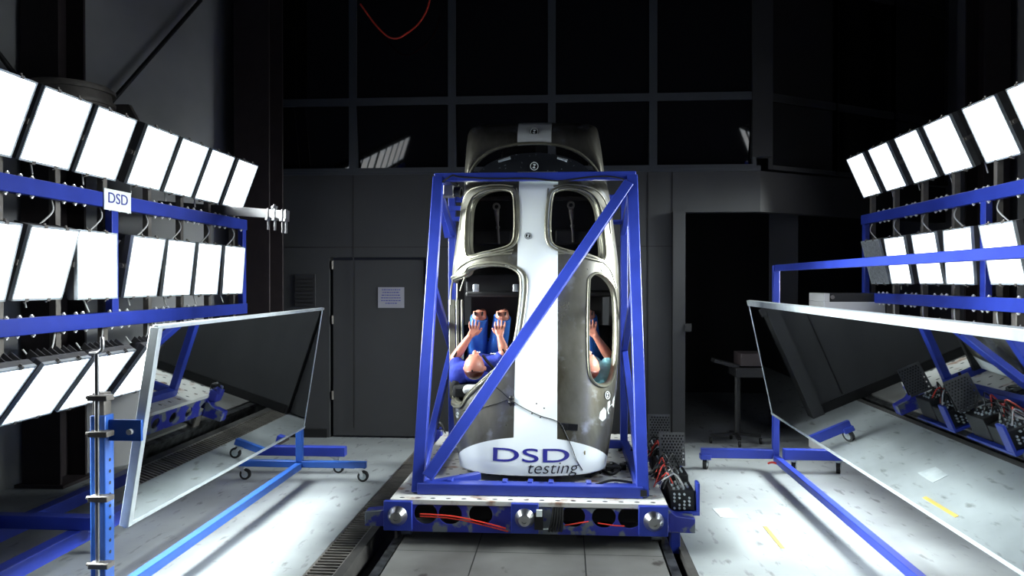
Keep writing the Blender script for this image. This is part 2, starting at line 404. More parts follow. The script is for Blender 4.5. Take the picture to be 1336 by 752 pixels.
# braces and fittings of the left wall
def onwall(px, py, off=.12):
    d = ray(px, py); nrm = Vector((Ld.y, -Ld.x, 0)).normalized(); nrm = nrm if nrm.x > 0 else -nrm
    P0 = Vector((L0.x, L0.y, 0)) + nrm * off; tt = (P0 - CAM).dot(nrm) / d.dot(nrm); return CAM + d * tt
mb = MB(); mb.cyl(onwall(262, 0), onwall(134, 146), .022); tag(mb.build('brace_rod', 'black'), 'long black diagonal brace rod on the upper left wall', 'rod')
mb = MB(); mb.cyl(onwall(-20, 45), onwall(30, 112), .022); tag(mb.build('brace_rod', 'black'), 'short black brace rod at the upper left picture edge', 'rod')
jt = thing('wall_bracket', 'round grey ribbed bracket above the left floodlights, against the column', 'bracket', onwall(90, 125, .3))
c = onwall(90, 128, .35)
mb = MB(); mb.cyl(c + Vector((0, 0, -.1)), c + Vector((0, 0, .1)), .36, .34, 40); mb.ring(c + Vector((0, 0, .04)), c + Vector((0, 0, .07)), .38, .3, 40); mb.ring(c + Vector((0, 0, -.07)), c + Vector((0, 0, -.04)), .38, .3, 40)
mb.build('drum', 'steel_dark', jt)
c2 = onwall(128, 132, .4); mb = MB(); mb.box(c2, (.16, .2, .22)); mb.build('clamp_box', 'steel_dark', jt, bevel=.01)
c3 = onwall(152, 150, .35); mb = MB(); mb.prism([c3 + Vector(v) for v in ((-.25, 0, .1), (.12, 0, .1), (.3, 0, -.22), (-.25, 0, -.22))], (0, .05, 0)); mb.build('gusset', 'steel_dark', jt)

# ------------------------------------------------------------------ floodlight prototype (front faces +X)
def make_lamp(lit=True):
    t = thing('floodlight', 'x', 'floodlight')
    W, H = .23, .235
    mb = MB(); v = []
    for (x, a, b) in ((-.005, W, H), (-.05, W, H), (-.13, .15, .17), (-.15, .13, .15)):
        v.append([mb.bm.verts.new((x, sy * a, sz * b)) for sy, sz in ((-1, -1), (1, -1), (1, 1), (-1, 1))])
    for i in range(3):
        for k in range(4): mb.bm.faces.new((v[i][k], v[i][(k + 1) % 4], v[i + 1][(k + 1) % 4], v[i + 1][k]))
    mb.bm.faces.new(v[0]); mb.bm.faces.new(v[-1][::-1])
    for k in range(7):
        y = -.18 + k * .06; mb.box((-.085, y, H - .03), (.10, .006, .05)); mb.box((-.085, y, -H + .03), (.10, .006, .05))
    mb.build('housing', 'housing', t, bevel=.004)
    mb = MB(); f = .012
    for s_ in (-1, 1):
        mb.box((.004, s_ * (W - f / 2), 0), (.022, f, 2 * H)); mb.box((.004, 0, s_ * (H - f / 2)), (.022, 2 * W, f))
    mb.build('front_frame', 'alu', t)
    mb = MB(); mb.box((.004, 0, 0), (.008, 2 * W - 2 * f, 2 * H - 2 * f)); mb.build('glass', 'lamp_on' if lit else 'frosted', t, smooth=False)
    for sz in (-1, 1):
        for sy in (-1, 1):
            mb = MB(); mb.cyl((.0, sy * .1, sz * (H - .005)), (.0, sy * .1, sz * (H + .018)), .011, .008, 10); mb.box((.012, sy * .1, sz * (H - .002)), (.012, .028, .02)); mb.build('clip', 'steel_dark', t)
    mb = MB()
    for s_ in (-1, 1): mb.box((-.075, s_ * (W + .012), 0), (.15, .006, .035)); mb.cyl((-.03, s_ * (W - .005), 0), (-.03, s_ * (W + .022), 0), .016, seg=12)
    mb.box((-.155, 0, 0), (.008, 2 * W + .03, .035)); mb.build('yoke', 'steel_dark', t)
    mb = MB(); mb.tube([(-.12, .05, -.05), (-.17, .07, -.16), (-.15, .1, -.26), (-.13, .12, -.33)], .006, smooth=5); mb.build('cable', 'white_cable', t)
    if lit:
        ld = bpy.data.lights.new('beam', 'AREA'); ld.shape = 'RECTANGLE'; ld.size = .42; ld.size_y = .42; ld.energy = LAMP_POWER
        ld.spread = math.radians(LAMP_SPREAD); ld.color = (.92, 1, .985)
        lo = bpy.data.objects.new('beam', ld); COL.objects.link(lo); lo.parent = t; lo.location = (.02, 0, 0)
        lo.rotation_euler = (0, -PI / 2, 0)
    return t
proto = make_lamp(True); dim = make_lamp(False)
used = [False]
ORD = ['nearest the far end', 'second from the far end', 'third from the far end', 'fourth from the far end', 'fifth from the far end', 'sixth from the far end', 'seventh from the far end', 'eighth from the far end', 'ninth from the far end']
def place_lamp(side, row, k, loc, tilt, lit=True, yaw=0):
    if lit:
        o = copy_tree(proto) if used[0] else proto; used[0] = True
    else: o = dim
    for ch in o.children:
        if ch.type == 'LIGHT': ch.data = ch.data.copy(); ch.data.energy = LAMP_POWER * (max(1, LAMP_DIM[k]) if row == 'top' else LAMP_DIM[k])
    o.location = loc; o.rotation_euler = (0, math.radians(tilt), (PI if side == 'right' else 0) + math.radians(yaw))
    o['label'] = ('%s floodlight in the %s row of the %s rack, %s' % ('glowing' if lit else 'unlit', row, side, ORD[k]))
    o['group'] = 'floodlights of the %s rack, %s row' % (side, row)
LY = [7.27, 6.73, 6.21, 5.69, 5.09, 4.57, 4.05]
RYt = [8.41, 7.81, 7.19, 6.61, 5.96, 5.36]
RYm = [8.27, 7.72, 7.11, 6.56, 5.93]
RYb = [8.45, 7.86, 7.25, 6.66, 6.02, 5.40]
for k, y in enumerate(LY + [3.53, 3.01]): place_lamp('left', 'top', k, (-3.17, y, 2.80), 21)
for k, y in enumerate(LY): place_lamp('left', 'middle', k, (-3.24, y, 1.965), [4, 6, 7, 10, 0, 16, 14][k])
for k, y in enumerate(LY): place_lamp('left', 'bottom', k, (-3.24, y, 1.18), 37)
for k, y in enumerate(RYt + [4.77, 4.18]): place_lamp('right', 'top', k, (3.17, y, 2.985), 24)
for k, y in enumerate(RYm): place_lamp('right', 'middle', k, (3.24, y, 2.06), [14, 10, 10, 4, 12][k], lit=k > 0)
for k, y in enumerate(RYb): place_lamp('right', 'bottom', k, (3.24, y, 1.26), 37)

# ------------------------------------------------------------------ castor
def make_castor(parent, x, y, r=.055, z_top=.155, mat='chrome', ang=0):
    mb = MB(); R = Matrix.Rotation(ang, 3, 'Z'); o = Vector((x, y, 0)); off = R @ Vector((.03, 0, 0))
    for s_ in (-1, 1):
        a = o + off + R @ Vector((0, s_ * .024, 0))
        mb.bar(a + Vector((0, 0, r)), o + R @ Vector((0, s_ * .024, 0)) + Vector((0, 0, z_top - .012)), .03, .004, up=R @ Vector((0, 1, 0)))
    mb.box((x, y, z_top - .006), (.08, .08, .012)); mb.cyl((x, y, z_top - .03), (x, y, z_top - .01), .028)
    c = mb.build('castor', mat, parent)
    mb = MB(); a = o + off + R @ Vector((0, -.018, 0)); b = o + off + R @ Vector((0, .018, 0)); a.z = b.z = r
    mb.ring(a, b, r, r * .62, 28); w1 = mb.build('tyre', 'rubber', c)
    mb = MB(); mb.cyl(a, b, r * .63, seg=24); mb.build('hub', 'alu', c)
    return c

# ------------------------------------------------------------------ lamp racks
def make_rack(side):
    s = -1 if side == 'left' else 1
    if side == 'left': ys = LY + [3.53, 3.01]; zu, zl, yend, ymid, y0 = 2.43, 1.58, 7.62, 5.34, 2.6; zt, zb = 2.80, 1.16
    else: ys = RYt + [4.77, 4.18]; zu, zl, yend, ymid, y0 = 2.53, 1.68, 8.69, 6.24, 3.8; zt, zb = 2.97, 1.22
    X = s * 3.27
    t = thing('lamp_rack', 'blue steel lamp rack on the %s holding rows of square floodlights' % side, 'lamp rack', (X, ymid, 0))
    for z in (zu, zl):
        mb = MB(); mb.bar((X, y0, z), (X, yend, z), .06, .105); mb.build('beam', 'blue', t, bevel=.006)
    for y in (yend - .04, ymid):
        z_low = zl - .05 if y == ymid and side == 'left' else zl - .05
        mb = MB(); mb.bar((X + s * .01, y, z_low), (X + s * .01, y, zu), .055, .08, up=(0, 1, 0)); mb.build('upright', 'blue', t, bevel=.005)
    # floor trestle
    for y in (yend - .35, (5.0 if side == 'left' else 6.0)):
        if side == 'right' or y > 6: mb = MB(); mb.bar((X + s * .12, y, .25), (X + s * .12, y, zl), .07, .07); mb.build('leg', 'steel_dark', t, bevel=.005)
        else: mb = MB(); mb.bar((X + s * .12, y0 + .1, .16), (X + s * .12, y0 + .1, zl), .07, .07); mb.build('leg', 'steel_dark', t, bevel=.005)
        mb = MB(); xi = (-2.12 if y > 6 else -3.08) if side == 'left' else 3.0
        mb.bar((xi if s < 0 else xi, y, .21), (s * 4.15, y, .21), .09, .09); mb.build('foot_beam', 'blue', t, bevel=.006)
        make_castor(t, xi + s * .1, y, .05, .165); make_castor(t, s * 4.05, y, .05, .165)
    for x in (s * 3.9, s * 3.32):
        mb = MB(); mb.bar((x, y0 - .3, .115), (x, yend - .3, .115), .1, .1); mb.build('base_beam', 'blue', t, bevel=.006)
    yy = sorted(set([y + .27 for y in ys])) + [ys[-1] - .27]
    n = 0
    for y in yy:
        for dx, wd in ((.075, .045),):
            mb = MB(); xx = X + s * dx
            mb.box((xx, y, (zt + zb) / 2), (.008, wd, zt - zb)); mb.box((xx + s * .02, y - wd / 2, (zt + zb) / 2), (.045, .006, zt - zb)); mb.box((xx + s * .02, y + wd / 2, (zt + zb) / 2), (.045, .006, zt - zb))
            mb.build('channel_post', 'steel_dark', t)
        mb = MB()
        for z in (zt - .02, 1.965 if s < 0 else 2.06, 1.18 if s < 0 else 1.26):
            mb.bar((X + s * .07, y, z), (X + s * (-.02 if z > 2.5 else .02), y - .01, z), .05, .03)
        mb.build('arm', 'steel_dark', t)
    # bolts on the beams
    mb = MB(); mb.cyl((0, 0, -.002), (0, 0, .018), .008, seg=8); mb.cyl((0, 0, 0), (0, 0, .010), .014, seg=6)
    b0 = mb.build('bolt', 'zinc', t); first = True; cnt = 0
    for z in (zu, zl):
        for y in yy:
            for dy in (-.05, .05, .16):
                for up in (1, -1):
                    if not (y0 < y + dy < yend - .1) or cnt >= 96: continue
                    b = b0 if first else b0.copy()
                    if not first: COL.objects.link(b); b.parent = t
                    first = False; cnt += 1
                    b.matrix_parent_inverse = Matrix.Translation(t.location).inverted()
                    b.location = (X + s * random.uniform(-.012, .01), y + dy + random.uniform(-.015, .015), z + up * .052); b.rotation_euler = (0 if up > 0 else PI, 0, 0)
    # looped cables
    for y in yy[:-1]:
        mb = MB(); zz = zl - .05
        mb.tube([(X + s * .06, y - .05, zz), (X + s * .03, y - .14, zz - .12), (X + s * .06, y - .25, zz - .17), (X + s * .1, y - .3, zz - .1)], .006, smooth=6)
        mb.build('cable', 'white_cable', t); mb = MB()
        mb.tube([(X + s * .06, y - .08, zu - .05), (X + s * .02, y - .13, zu - .13), (X + s * .06, y - .22, zu - .23)], .006, smooth=6)
        mb.build('cable', 'white_cable', t)
    return t
rackL = make_rack('left'); rackR = make_rack('right')
# DSD sign on the left rack
sx = -3.235; sg = thing('rack_sign', 'white DSD sign clamped on the upper blue beam of the left rack', 'sign', (sx, 5.34, 2.35))
pa = at(145, 283, 5.2); y0s, y1s, z0s, z1s = 5.17, 5.50, 2.36, 2.51
mb = MB(); mb.span((sx, y0s, z0s), (sx + .006, y1s, z1s)); mb.build('board', 'white', sg)
me = text_mesh('DSD', .24, .075); me.materials.append(M['text_blue']); me.transform(Matrix(((0, 0, 1, sx + .008), (1, 0, 0, y0s + .045), (0, 1, 0, z0s + .052), (0, 0, 0, 1))))
o = bpy.data.objects.new('lettering', me); COL.objects.link(o); parent_to(o, sg)

# ------------------------------------------------------------------ mirrors and stands
def mirror(side, xt, zt, xb, zb, ya, yb, label):
    t = thing('tilted_mirror', label, 'mirror', ((xt + xb) / 2, (ya + yb) / 2, zb))
    s = -1 if side == 'left' else 1
    T, B = Vector((xt, 0, zt)), Vector((xb, 0, zb)); up = (T - B).normalized(); back = Vector((s * up.z, 0, -s * up.x)).normalized()
    mb = MB(); q = [B + Vector((0, ya, 0)), T + Vector((0, ya, 0)), T + Vector((0, yb, 0)), B + Vector((0, yb, 0))]
    mb.prism(q, back * .006); mb.build('mirror_glass', 'mirror', t, smooth=False)
    mb = MB(); mb.prism([p + back * .0065 for p in q], back * .016); mb.build('backing_board', 'black', t, smooth=False)
    e = .022
    mb = MB(); f = back * .006
    mb.bar(T + Vector((0, ya - e, 0)) + f, T + Vector((0, yb + e, 0)) + f, e * 1.5, e * (2.4 if side == 'right' else 1.0), up=up); mb.bar(B + Vector((0, ya - e, 0)) + f, B + Vector((0, yb + e, 0)) + f, e, e, up=up)
    mb.bar(B + Vector((0, ya - e / 2, 0)) + f, T + Vector((0, ya - e / 2, 0)) + f, e * 2.4, e * 2.0, up=(0, 1, 0)); mb.bar(B + Vector((0, yb, 0)) + f, T + Vector((0, yb, 0)) + f, e, .008, up=(0, 1, 0))
    mb.build('edge_frame', 'alu', t, bevel=.003)
    return t
LYA, LYB = 4.08, 6.94
mirror('left', -2.24, 1.60, -2.42, .50, LYA, LYB, 'long tilted mirror on the left stand reflecting the sled and floor')
mirror('right', 1.765, 1.645, 1.99, .575, 2.7, 7.55, 'long tilted mirror on the right stand reflecting the sled electronics')
# left stand
t = thing('mirror_stand', 'light blue castor stand carrying the left mirror', 'stand', (-2.46, LYB, 0))
mb = MB(); mb.bar((-2.47, 2.2, .14), (-2.47, LYB, .14), .06, .06); mb.build('base_bar', 'blue_stand', t, bevel=.005)
mb = MB(); mb.bar((-2.47, LYB + .03, .14), (-2.47, LYB + .03, .56), .06, .06); mb.build('post', 'blue_stand', t, bevel=.005)
mb = MB(); mb.bar((-3.1, LYB + .03, .155), (-1.84, LYB + .03, .155), .06, .06); mb.build('foot_bar', 'blue_stand', t, bevel=.005)
make_castor(t, -1.9, LYB + .03, .05, .13); make_castor(t, -3.02, LYB + .03, .05, .13); make_castor(t, -1.9, 2.3, .05, .13); make_castor(t, -3.02, 2.3, .05, .13)
mb = MB(); mb.bar((-3.1, 2.3, .155), (-1.84, 2.3, .155), .06, .06); mb.build('foot_bar', 'blue_stand', t, bevel=.005)
# near post with bracket and rod
py_ = 3.98; a = at(133, 530, py_); X1 = a.x; ztop = at(133, 512, py_).z
mb = MB(); mb.bar((X1, py_, .14), (X1, py_, ztop - .12), .085, .085); mb.build('post', 'blue_stand', t, bevel=.006)
mb = MB(); mb.bar((X1, py_, ztop - .6), (X1, py_, ztop), .066, .066); mb.build('inner_post', 'steel_dark', t, bevel=.004)
mb = MB(); mb.bar((-2.47, py_, .14), (X1, py_, .14), .06, .06); mb.build('post_foot', 'blue_stand', t, bevel=.004)
p = at(143, 575, py_); q = at(183, 548, py_)
mb = MB(); mb.span((p.x, py_ - .01, p.z), (q.x + .01, py_ + .012, q.z)); br = mb.build('bracket', 'blue_stand', t, bevel=.003)
c = at(172, 563, py_); mb = MB(); mb.cyl((c.x, py_ - .03, c.z), (c.x, py_ - .01, c.z), .016, seg=10); mb.build('bracket_bolt', 'zinc', br)
mb = MB()
for k in range(9):
    zz = at(140, 600 + k * 15, py_).z; mb.cyl((X1 + .044, py_, zz), (X1 + .0445, py_, zz), .01, seg=10)
mb.build('peg_holes', 'black', t)
rx = at(126.5, 520, py_ - .06).x; yr = py_ - .06
r = thing('steel_rod', 'thin bright steel rod with a hooked top clamped to the near mirror post', 'rod', (rx, yr, .0))
zt_ = at(126, 462, yr).z; mb = MB(); mb.cyl((rx, yr, .012), (rx, yr, zt_), .012); mb.build('rod', 'chrome', r)
mb = MB(); mb.tube([(rx - .04, yr, zt_ + .0), (rx + .005, yr, zt_ + .005), (rx + .03, yr, zt_ + .03), (rx + .03, yr, zt_ + .09)], .011, smooth=5); mb.build('hook', 'chrome', r)
for py in (519, 566, 650, 737):
    zz = at(126, py, yr).z; mb = MB(); mb.box((rx + .02, yr, zz), (.11, .07, .03)); mb.cyl((rx - .06, yr, zz), (rx - .02, yr, zz), .01); mb.build('clamp', 'steel_dark', r, bevel=.004)
# right stand
YR = 7.62
t = thing('mirror_stand', 'dark blue castor stand with a high top bar carrying the right mirror', 'stand', (2.05, YR, 0))
mb = MB(); mb.bar((2.05, 2.5, .125), (2.05, YR, .125), .06, .06); mb.build('base_bar', 'blue', t, bevel=.005)
mb = MB(); mb.bar((2.05, YR + .03, .14), (2.05, YR + .03, 2.01), .06, .06, up=(0, 1, 0)); mb.build('post', 'blue', t, bevel=.005)
mb = MB(); mb.bar((2.06, 2.5, 1.985), (2.06, YR, 1.985), .06, .06); mb.build('top_bar', 'blue', t, bevel=.005)
mb = MB(); mb.bar((2.05, 2.53, .125), (2.05, 2.53, 1.985), .06, .06, up=(0, 1, 0)); mb.build('post', 'blue', t, bevel=.005)
mb = MB(); mb.bar((1.33, YR + .03, .165), (2.02, YR + .03, .165), .06, .09); mb.box((1.37, YR + .03, .13), (.1, .1, .05)); mb.bar((2.1, YR - .06, .185), (2.72, YR - .06, .185), .08, .1); mb.build('foot_bar', 'blue', t, bevel=.005)
for x, y in ((1.37, YR + .03), (2.62, YR - .05), (2.2, YR - .05), (1.37, 2.55), (2.62, 2.55)): make_castor(t, x, y, .065, .14, 'alu', 1.2)
mb = MB(); mb.bar((1.33, 2.55, .165), (2.72, 2.55, .165), .06, .07); mb.build('foot_bar', 'blue', t, bevel=.005)
mb = MB(); mb.tube([(1.96, YR - .05, .09), (2.0, YR - .1, .11), (2.1, YR - .12, .07)], .01, smooth=4); mb.build('brake_lever', 'red_cable', t)
# aluminium boom
a = at(208, 268, 7.35); b = at(376, 281, 6.95)
t = thing('boom_arm', 'grey aluminium boom arm sticking out past the left rack end', 'boom', a)
mb = MB(); mb.bar(a, b, .05, .085); bm_ = mb.build('profile', 'boom', t, bevel=.005)
for f, l in ((.86, .15), (.91, .15), (.965, .17), (.99, .17)):
    c = a.lerp(b, f); mb = MB(); mb.cyl(c + Vector((0, -.02, .05)), c + Vector((0, -.02, -l)), .011, seg=10); mb.cyl(c + Vector((0, -.02, -.06)), c + Vector((0, -.02, -.035)), .03, seg=6); mb.build('hanging_bolt', 'boom', t)
c = a.lerp(b, .9); mb = MB(); mb.cyl(c, c + Vector((0, 0, .09)), .012); mb.cyl(c + Vector((0, 0, .05)), c + Vector((0, 0, .075)), .03); mb.build('wing_nut', 'boom', t)
mb = MB(); q = Vector((-3.58, 8.2, a.z)); mb.bar(a.lerp(b, .3), q, .05, .05); mb.build('wall_arm', 'steel_dark', t)

# ------------------------------------------------------------------ sled
SX0, SX1, SY0, SY1 = -1.235, .70, 5.31, 7.75
SC = (SX0 + SX1) / 2
sled = thing('sled', 'blue wheeled test sled with a pale drilled steel deck on the rails', 'sled', (SC, (SY0 + SY1) / 2, 0))
mb = MB(); mb.span((SX0, SY0, .285), (SX1, SY1, .32)); mb.build('deck_plate', 'deck', sled, bevel=.004)
def fx(px): return at(px, 672, SY0).x
zc = at(685, 675, SY0).z; rr = .088; zA, zB = .095, .284
holes = [circ(fx(p_), zc + .008, .083, ry=.074) for p_ in (555, 587, 627, 748, 788, 822)]
Mf = Matrix(((1, 0, 0, 0), (0, 0, -1, SY0 + .012), (0, 1, 0, 0), (0, 0, 0, 1)))
plate('front_plate', 'sled_blue', rect(SX0 + .01, zA, SX1 - .01, zB), holes, .012, Mf, sled)
mb = MB(); mb.span((SX0 + .01, SY0 + .3, .10), (SX1 - .01, SY0 + .32, .28)); mb.build('cross_web', 'black', sled)
for side, x in ((-1, SX0 + .012), (1, SX1 - .012)):
    hs = [circ(SY0 + .38 + k * .30, .19, .06, ry=.05) for k in range(7)]
    Ms = Matrix(((0, 0, 1, x), (1, 0, 0, 0), (0, 1, 0, 0), (0, 0, 0, 1)))
    plate('side_plate', 'sled_blue', rect(SY0 + .03, .10, SY1, .284), hs, .012, Ms, sled)
mb = MB(); mb.span((SX0 + .02, SY1 - .02, .1), (SX1 - .02, SY1 - .005, .284)); mb.build('rear_plate', 'sled_blue', sled)
for px in (520, 685, 852):
    x = fx(px); wd = .2 if px != 685 else .19
    mb = MB(); mb.span((x - wd / 2, SY0 - .035, zc - .105), (x + wd / 2, SY0 + .005, zc + .10)); pad = mb.build('buffer_block', 'blue', sled, bevel=.004)
    mb = MB(); mb.cyl((x, SY0 - .035, zc), (x, SY0 - .085, zc), .070, .040, 36); mb.ring((x, SY0 - .083, zc), (x, SY0 - .098, zc), .036, .018, 24); mb.cyl((x, SY0 - .08, zc), (x, SY0 - .088, zc), .016, seg=6)
    mb.build('steel_buffer', 'chrome', sled, angle=25)
for x in (SX0 + .11, SX1 - .11):
    for y in (SY0 + .22, SY1 - .3):
        xr = -1.212 if x < 0 else .705
        mb = MB(); mb.cyl((xr - .09 if xr > 0 else xr + .02, y, .058), (xr - .02 if xr > 0 else xr + .09, y, .058), .056, seg=28); mb.build('wheel', 'alu', sled)
        mb = MB(); mb.span((xr - .025, y - .06, -.01), (xr - .005, y + .06, .1)); mb.build('wheel_guard', 'steel_dark', sled)
for side in (-1, 1):
    xe = SX0 if side < 0 else SX1
    for y in (SY0 + .08, SY1 - .25):
        mb = MB(); mb.prism([(xe, y, .27), (xe + side * .07, y, .215), (xe + side * .2, y, .2), (xe + side * .2, y, .10), (xe, y, .10)], (0, .12, 0)); mb.build('outrigger', 'sled_blue', sled, bevel=.004)
mb = MB(); mb.span((.735, SY0 + .1, -.055), (.80, SY0 + .2, .12)); mb.build('guide_shoe', 'blue', sled, bevel=.004)
# hoses and cables
zf = SY0 - .03
h = []
for pts, name, mat, r_ in (([(548, 671), (590, 674), (625, 681), (660, 690)], 'hose', 'red_cable', .006), ([(548, 674), (590, 677), (628, 685), (663, 694)], 'hose', 'red_cable', .005),
                           ([(737, 686), (755, 683), (768, 681)], 'hose', 'red_cable', .005), ([(780, 683), (800, 686), (815, 687)], 'hose', 'red_cable', .005)):
    mb = MB(); mb.tube([at(a_, b_, zf) for a_, b_ in pts], r_, smooth=6); tag(mb.build(name, mat, sled))
mb = MB()
for k in range(5): mb.tube([at(722 + k * 3, 662, zf), at(720 + k * 3.4, 680, zf - .01), at(716 + k * 4, 694, zf)], .009, smooth=4)
mb.box(at(703, 680, zf), (.06, .02, .12)); mb.build('cable_bundle', 'black', sled)
mb = MB(); mb.box(at(703.5, 670, zf - .02), (.04, .02, .045)); mb.tube([at(706, 691, zf), at(722, 689, zf), at(728, 676, zf)], .005, smooth=5); mb.tube([at(731, 682, zf), at(734, 675, zf)], .004); mb.build('connector', 'white', sled)

# ------------------------------------------------------------------ blue frame on the sled
FX0, FX1 = -1.065, .545
fr = thing('mounting_frame', 'blue steel truss frame standing on the sled around the car body', 'frame', (SC, 6, .32))
FY, TY, TZ = 5.47, 6.38, 2.72
BY = 7.10
def fbar(name, a, b, w_=.075, h_=.075, up=(0, 0, 1), bevel=.006):
    mb = MB(); mb.bar(a, b, w_, h_, up); return mb.build(name, 'blue', fr, bevel=bevel)
fbar('bottom_beam', (FX0, FY, .362), (FX1, FY, .362), .08, .08)
fbar('bottom_beam', (FX0, FY + .14, .35), (FX1, FY + .14, .35), .06, .055)
fbar('bottom_beam', (FX0, BY, .355), (FX1, BY, .355), .07, .07)
for x in (FX0, FX1):
    s = -1 if x < 0 else 1
    fbar('raker', (x, FY, .325), (x, TY, TZ), .085, .08, up=(0, -1, .4))
    fbar('base_side_beam', (x, FY, .355), (x, BY, .355), .07, .07)
    fbar('rear_upright', (x - s * .01, BY, .325), (x - s * .01, BY, TZ - .05), .065, .08)
    mid = Vector((x - s * .01, BY - .03, 1.22))
    fbar('side_diagonal', (x, FY + .12, .40), mid, .055, .07)
    fbar('side_diagonal', (x, FY + (1.85 - .325) * (TY - FY) / (TZ - .325) + .05, 1.82), mid, .055, .06)
    fbar('top_side_beam', (x, TY, TZ), (x - s * .01, BY, TZ - .02), .065, .065)
    fbar('corner_brace', (x, TY + .05, TZ - .1), (x - s * .02, BY - .03, TZ - .42), .05, .05)
fbar('top_beam', (FX0 - .03, TY, TZ + .005), (FX1 + .03, TY, TZ + .005), .075, .068)
fbar('top_rear_beam', (FX0, BY, TZ - .1), (FX1, BY, TZ - .1), .06, .06)
dg_a = (FX0 + .07, FY - .01, .44); dg_b = (FX1 - .03, TY - .05, TZ - .06)
fbar('front_diagonal', dg_a, dg_b, .085, .05, up=(0, -1, .38))
fbar('deck_diagonal', (FX0 + .08, FY + .1, .36), (at(626, 619, 5.75).x, 5.75, .385), .06, .055)
for px in (575 + 13, 659, 692, 719, 768):
    p = at(px, 640, FY + .1); mb = MB(); mb.span((p.x - .018, FY + .03, .36), (p.x + .018, FY + .12, .41)); mb.build('cable_clip', 'blue', fr, bevel=.003)
p0 = at(575, 277, BY - .05); 
mb = MB(); mb.prism([at(a_, b_, BY - .05) for a_, b_ in ((574, 278), (594, 275), (590, 310), (580, 311))], (0, .012, 0)); mb.build('gusset_plate', 'blue', fr)
for s_, px0, px1 in ((1, 580, 606), (1, 790, 812)):
    for py in ((272, 286) if px0 < 700 else (258, 290)):
        mb = MB(); mb.bar(at(px0, py, 6.95), at(px1, py, 6.95), .04, .04); mb.build('mount_stub', 'blue', fr)
# end openings of the lower beam and bolts
for px, py in ((571, 413), (551, 345), (549, 500), (817, 350), (830, 545)):
    p = at(px, py, 5.6 + (650 - py) / 420 * .72); 
mb = MB(); mb.span((FX1 - .02, FY - .045, .34), (FX1 + .025, FY - .041, .385)); mb.build('tube_end', 'black', fr)
# cables on frame
def cable(pts, r_, label, mat='black', name='cable'):
    mb = MB(); mb.tube(pts, r_, smooth=8); return tag(mb.build(name, mat), label, 'cable')
tb = TY - .05
cable([at(a_, b_, tb) for a_, b_ in ((577, 238), (590, 229), (600, 231), (640, 233), (690, 233), (730, 236), (770, 231), (800, 231), (818, 238), (824, 260), (827, 330), (830, 420), (834, 520))], .007, 'black cable strapped along the top blue beam and down the right raker')
cable([at(a_, b_, FY + .12) for a_, b_ in ((618, 634), (640, 631), (655, 636), (675, 637), (692, 638), (706, 631), (716, 636), (740, 637), (768, 636), (780, 632), (800, 627), (825, 630))], .009, 'black cable lying behind the lower front beam of the frame')
cable([atz(a_, b_, .335) for a_, b_ in ((770, 622), (784, 615), (798, 619), (808, 612), (800, 605), (787, 609), (783, 617))], .012, 'loops of black cable on the deck right of the white lettering panel')
cable([atz(a_, b_, .335) for a_, b_ in ((800, 616), (812, 608), (822, 600), (828, 590), (820, 583), (808, 588))], .012, 'black cable bundle on the deck inside the right rear upright')
# velcro blocks
t = thing('cable_connector_block', 'black connector block lying on the deck by the lettering panel corner', 'connector', atz(800, 614, .32))
p = atz(800, 614, .32); mb = MB(); mb.box((p.x, p.y, .34), (.12, .09, .035)); mb.build('shell', 'black', t, bevel=.004); mb = MB(); mb.box((p.x + .08, p.y + .03, .345), (.05, .06, .045)); mb.build('plug', 'black', t, bevel=.004)
# high speed camera at the top left of the frame
c = at(583, 250, TY + .06)
t = thing('onboard_camera', 'small black and silver camera clamped under the top left frame corner', 'camera', c)
mb = MB(); mb.box(c, (.13, .12, .10)); mb.build('camera_body', 'boom', t, bevel=.01)
mb = MB(); d = Vector((.11, -.02, -.01)); mb.cyl(c, c + d, .045, .04, 24); mb.ring(c + d, c + d * 1.15, .045, .03); mb.build('lens', 'black', t)
mb = MB(); mb.box(c + Vector((-.09, 0, .01)), (.05, .08, .07)); mb.cyl(c + Vector((-.03, -.05, -.03)), c + Vector((-.03, -.05, .05)), .016); mb.build('mount', 'chrome', t, bevel=.004)
mb = MB(); mb.tube([c + Vector((-.05, 0, .05)), c + Vector((0, 0, .1)), c + Vector((.06, 0, .09)), c + Vector((.1, 0, .05))], .008, smooth=5); mb.build('camera_cable', 'black', t)

# ------------------------------------------------------------------ car body shell (standing on its tail)
ZB, ZT = .385, 2.86
HW = [(.385, .585), (.46, .605), (.70, .648), (1.0, .69), (1.35, .712), (1.64, .722), (2.0, .722), (2.31, .69), (2.55, .665), (2.75, .635), (2.86, .60)]
NE, DP = 2.45, .45
def interp(tab, z):
    if z <= tab[0][0]: return tab[0][1]
    for (a, b), (c_, d_) in zip(tab, tab[1:]):
        if z <= c_:
            f = (z - a) / (c_ - a); return b + (d_ - b) * f
    return tab[-1][1]
def hwz(z): return sum(interp(HW, z + o_) for o_ in (-.08, -.04, 0, .04, .08)) / 5
def yfz(z): return 5.74 + .33 * (z - .385) + (max(0, z - 2.62) ** 2) * 4.5 + (max(0, .50 - z) ** 2) * 2.0
def surf(X, z):
    u = min(.9999, abs(X - CX) / hwz(z)); return yfz(z) + DP * (1 - (1 - u ** NE) ** (1 / NE))
def onbody(px, py, off=0):
    Y = 6.0
    for _ in range(30):
        p = at(px, py, Y); Y = .5 * Y + .5 * surf(p.x, p.z)
    p = at(px, py, Y - off); return p
def phi_of(X, z):
    u = max(-1, min(1, (X - CX) / hwz(z))); return math.copysign(math.asin(min(1, abs(u) ** (NE / 2))), u)
def body_pt(ph, z, inset=0):
    s_ = math.sin(abs(ph)) ** (2 / NE); c_ = max(0, math.cos(ph)) ** (2 / NE)
    return Vector((CX + math.copysign(hwz(z) - inset, ph) * s_, yfz(z) + inset + (DP) * (1 - c_), z))
KP = .55
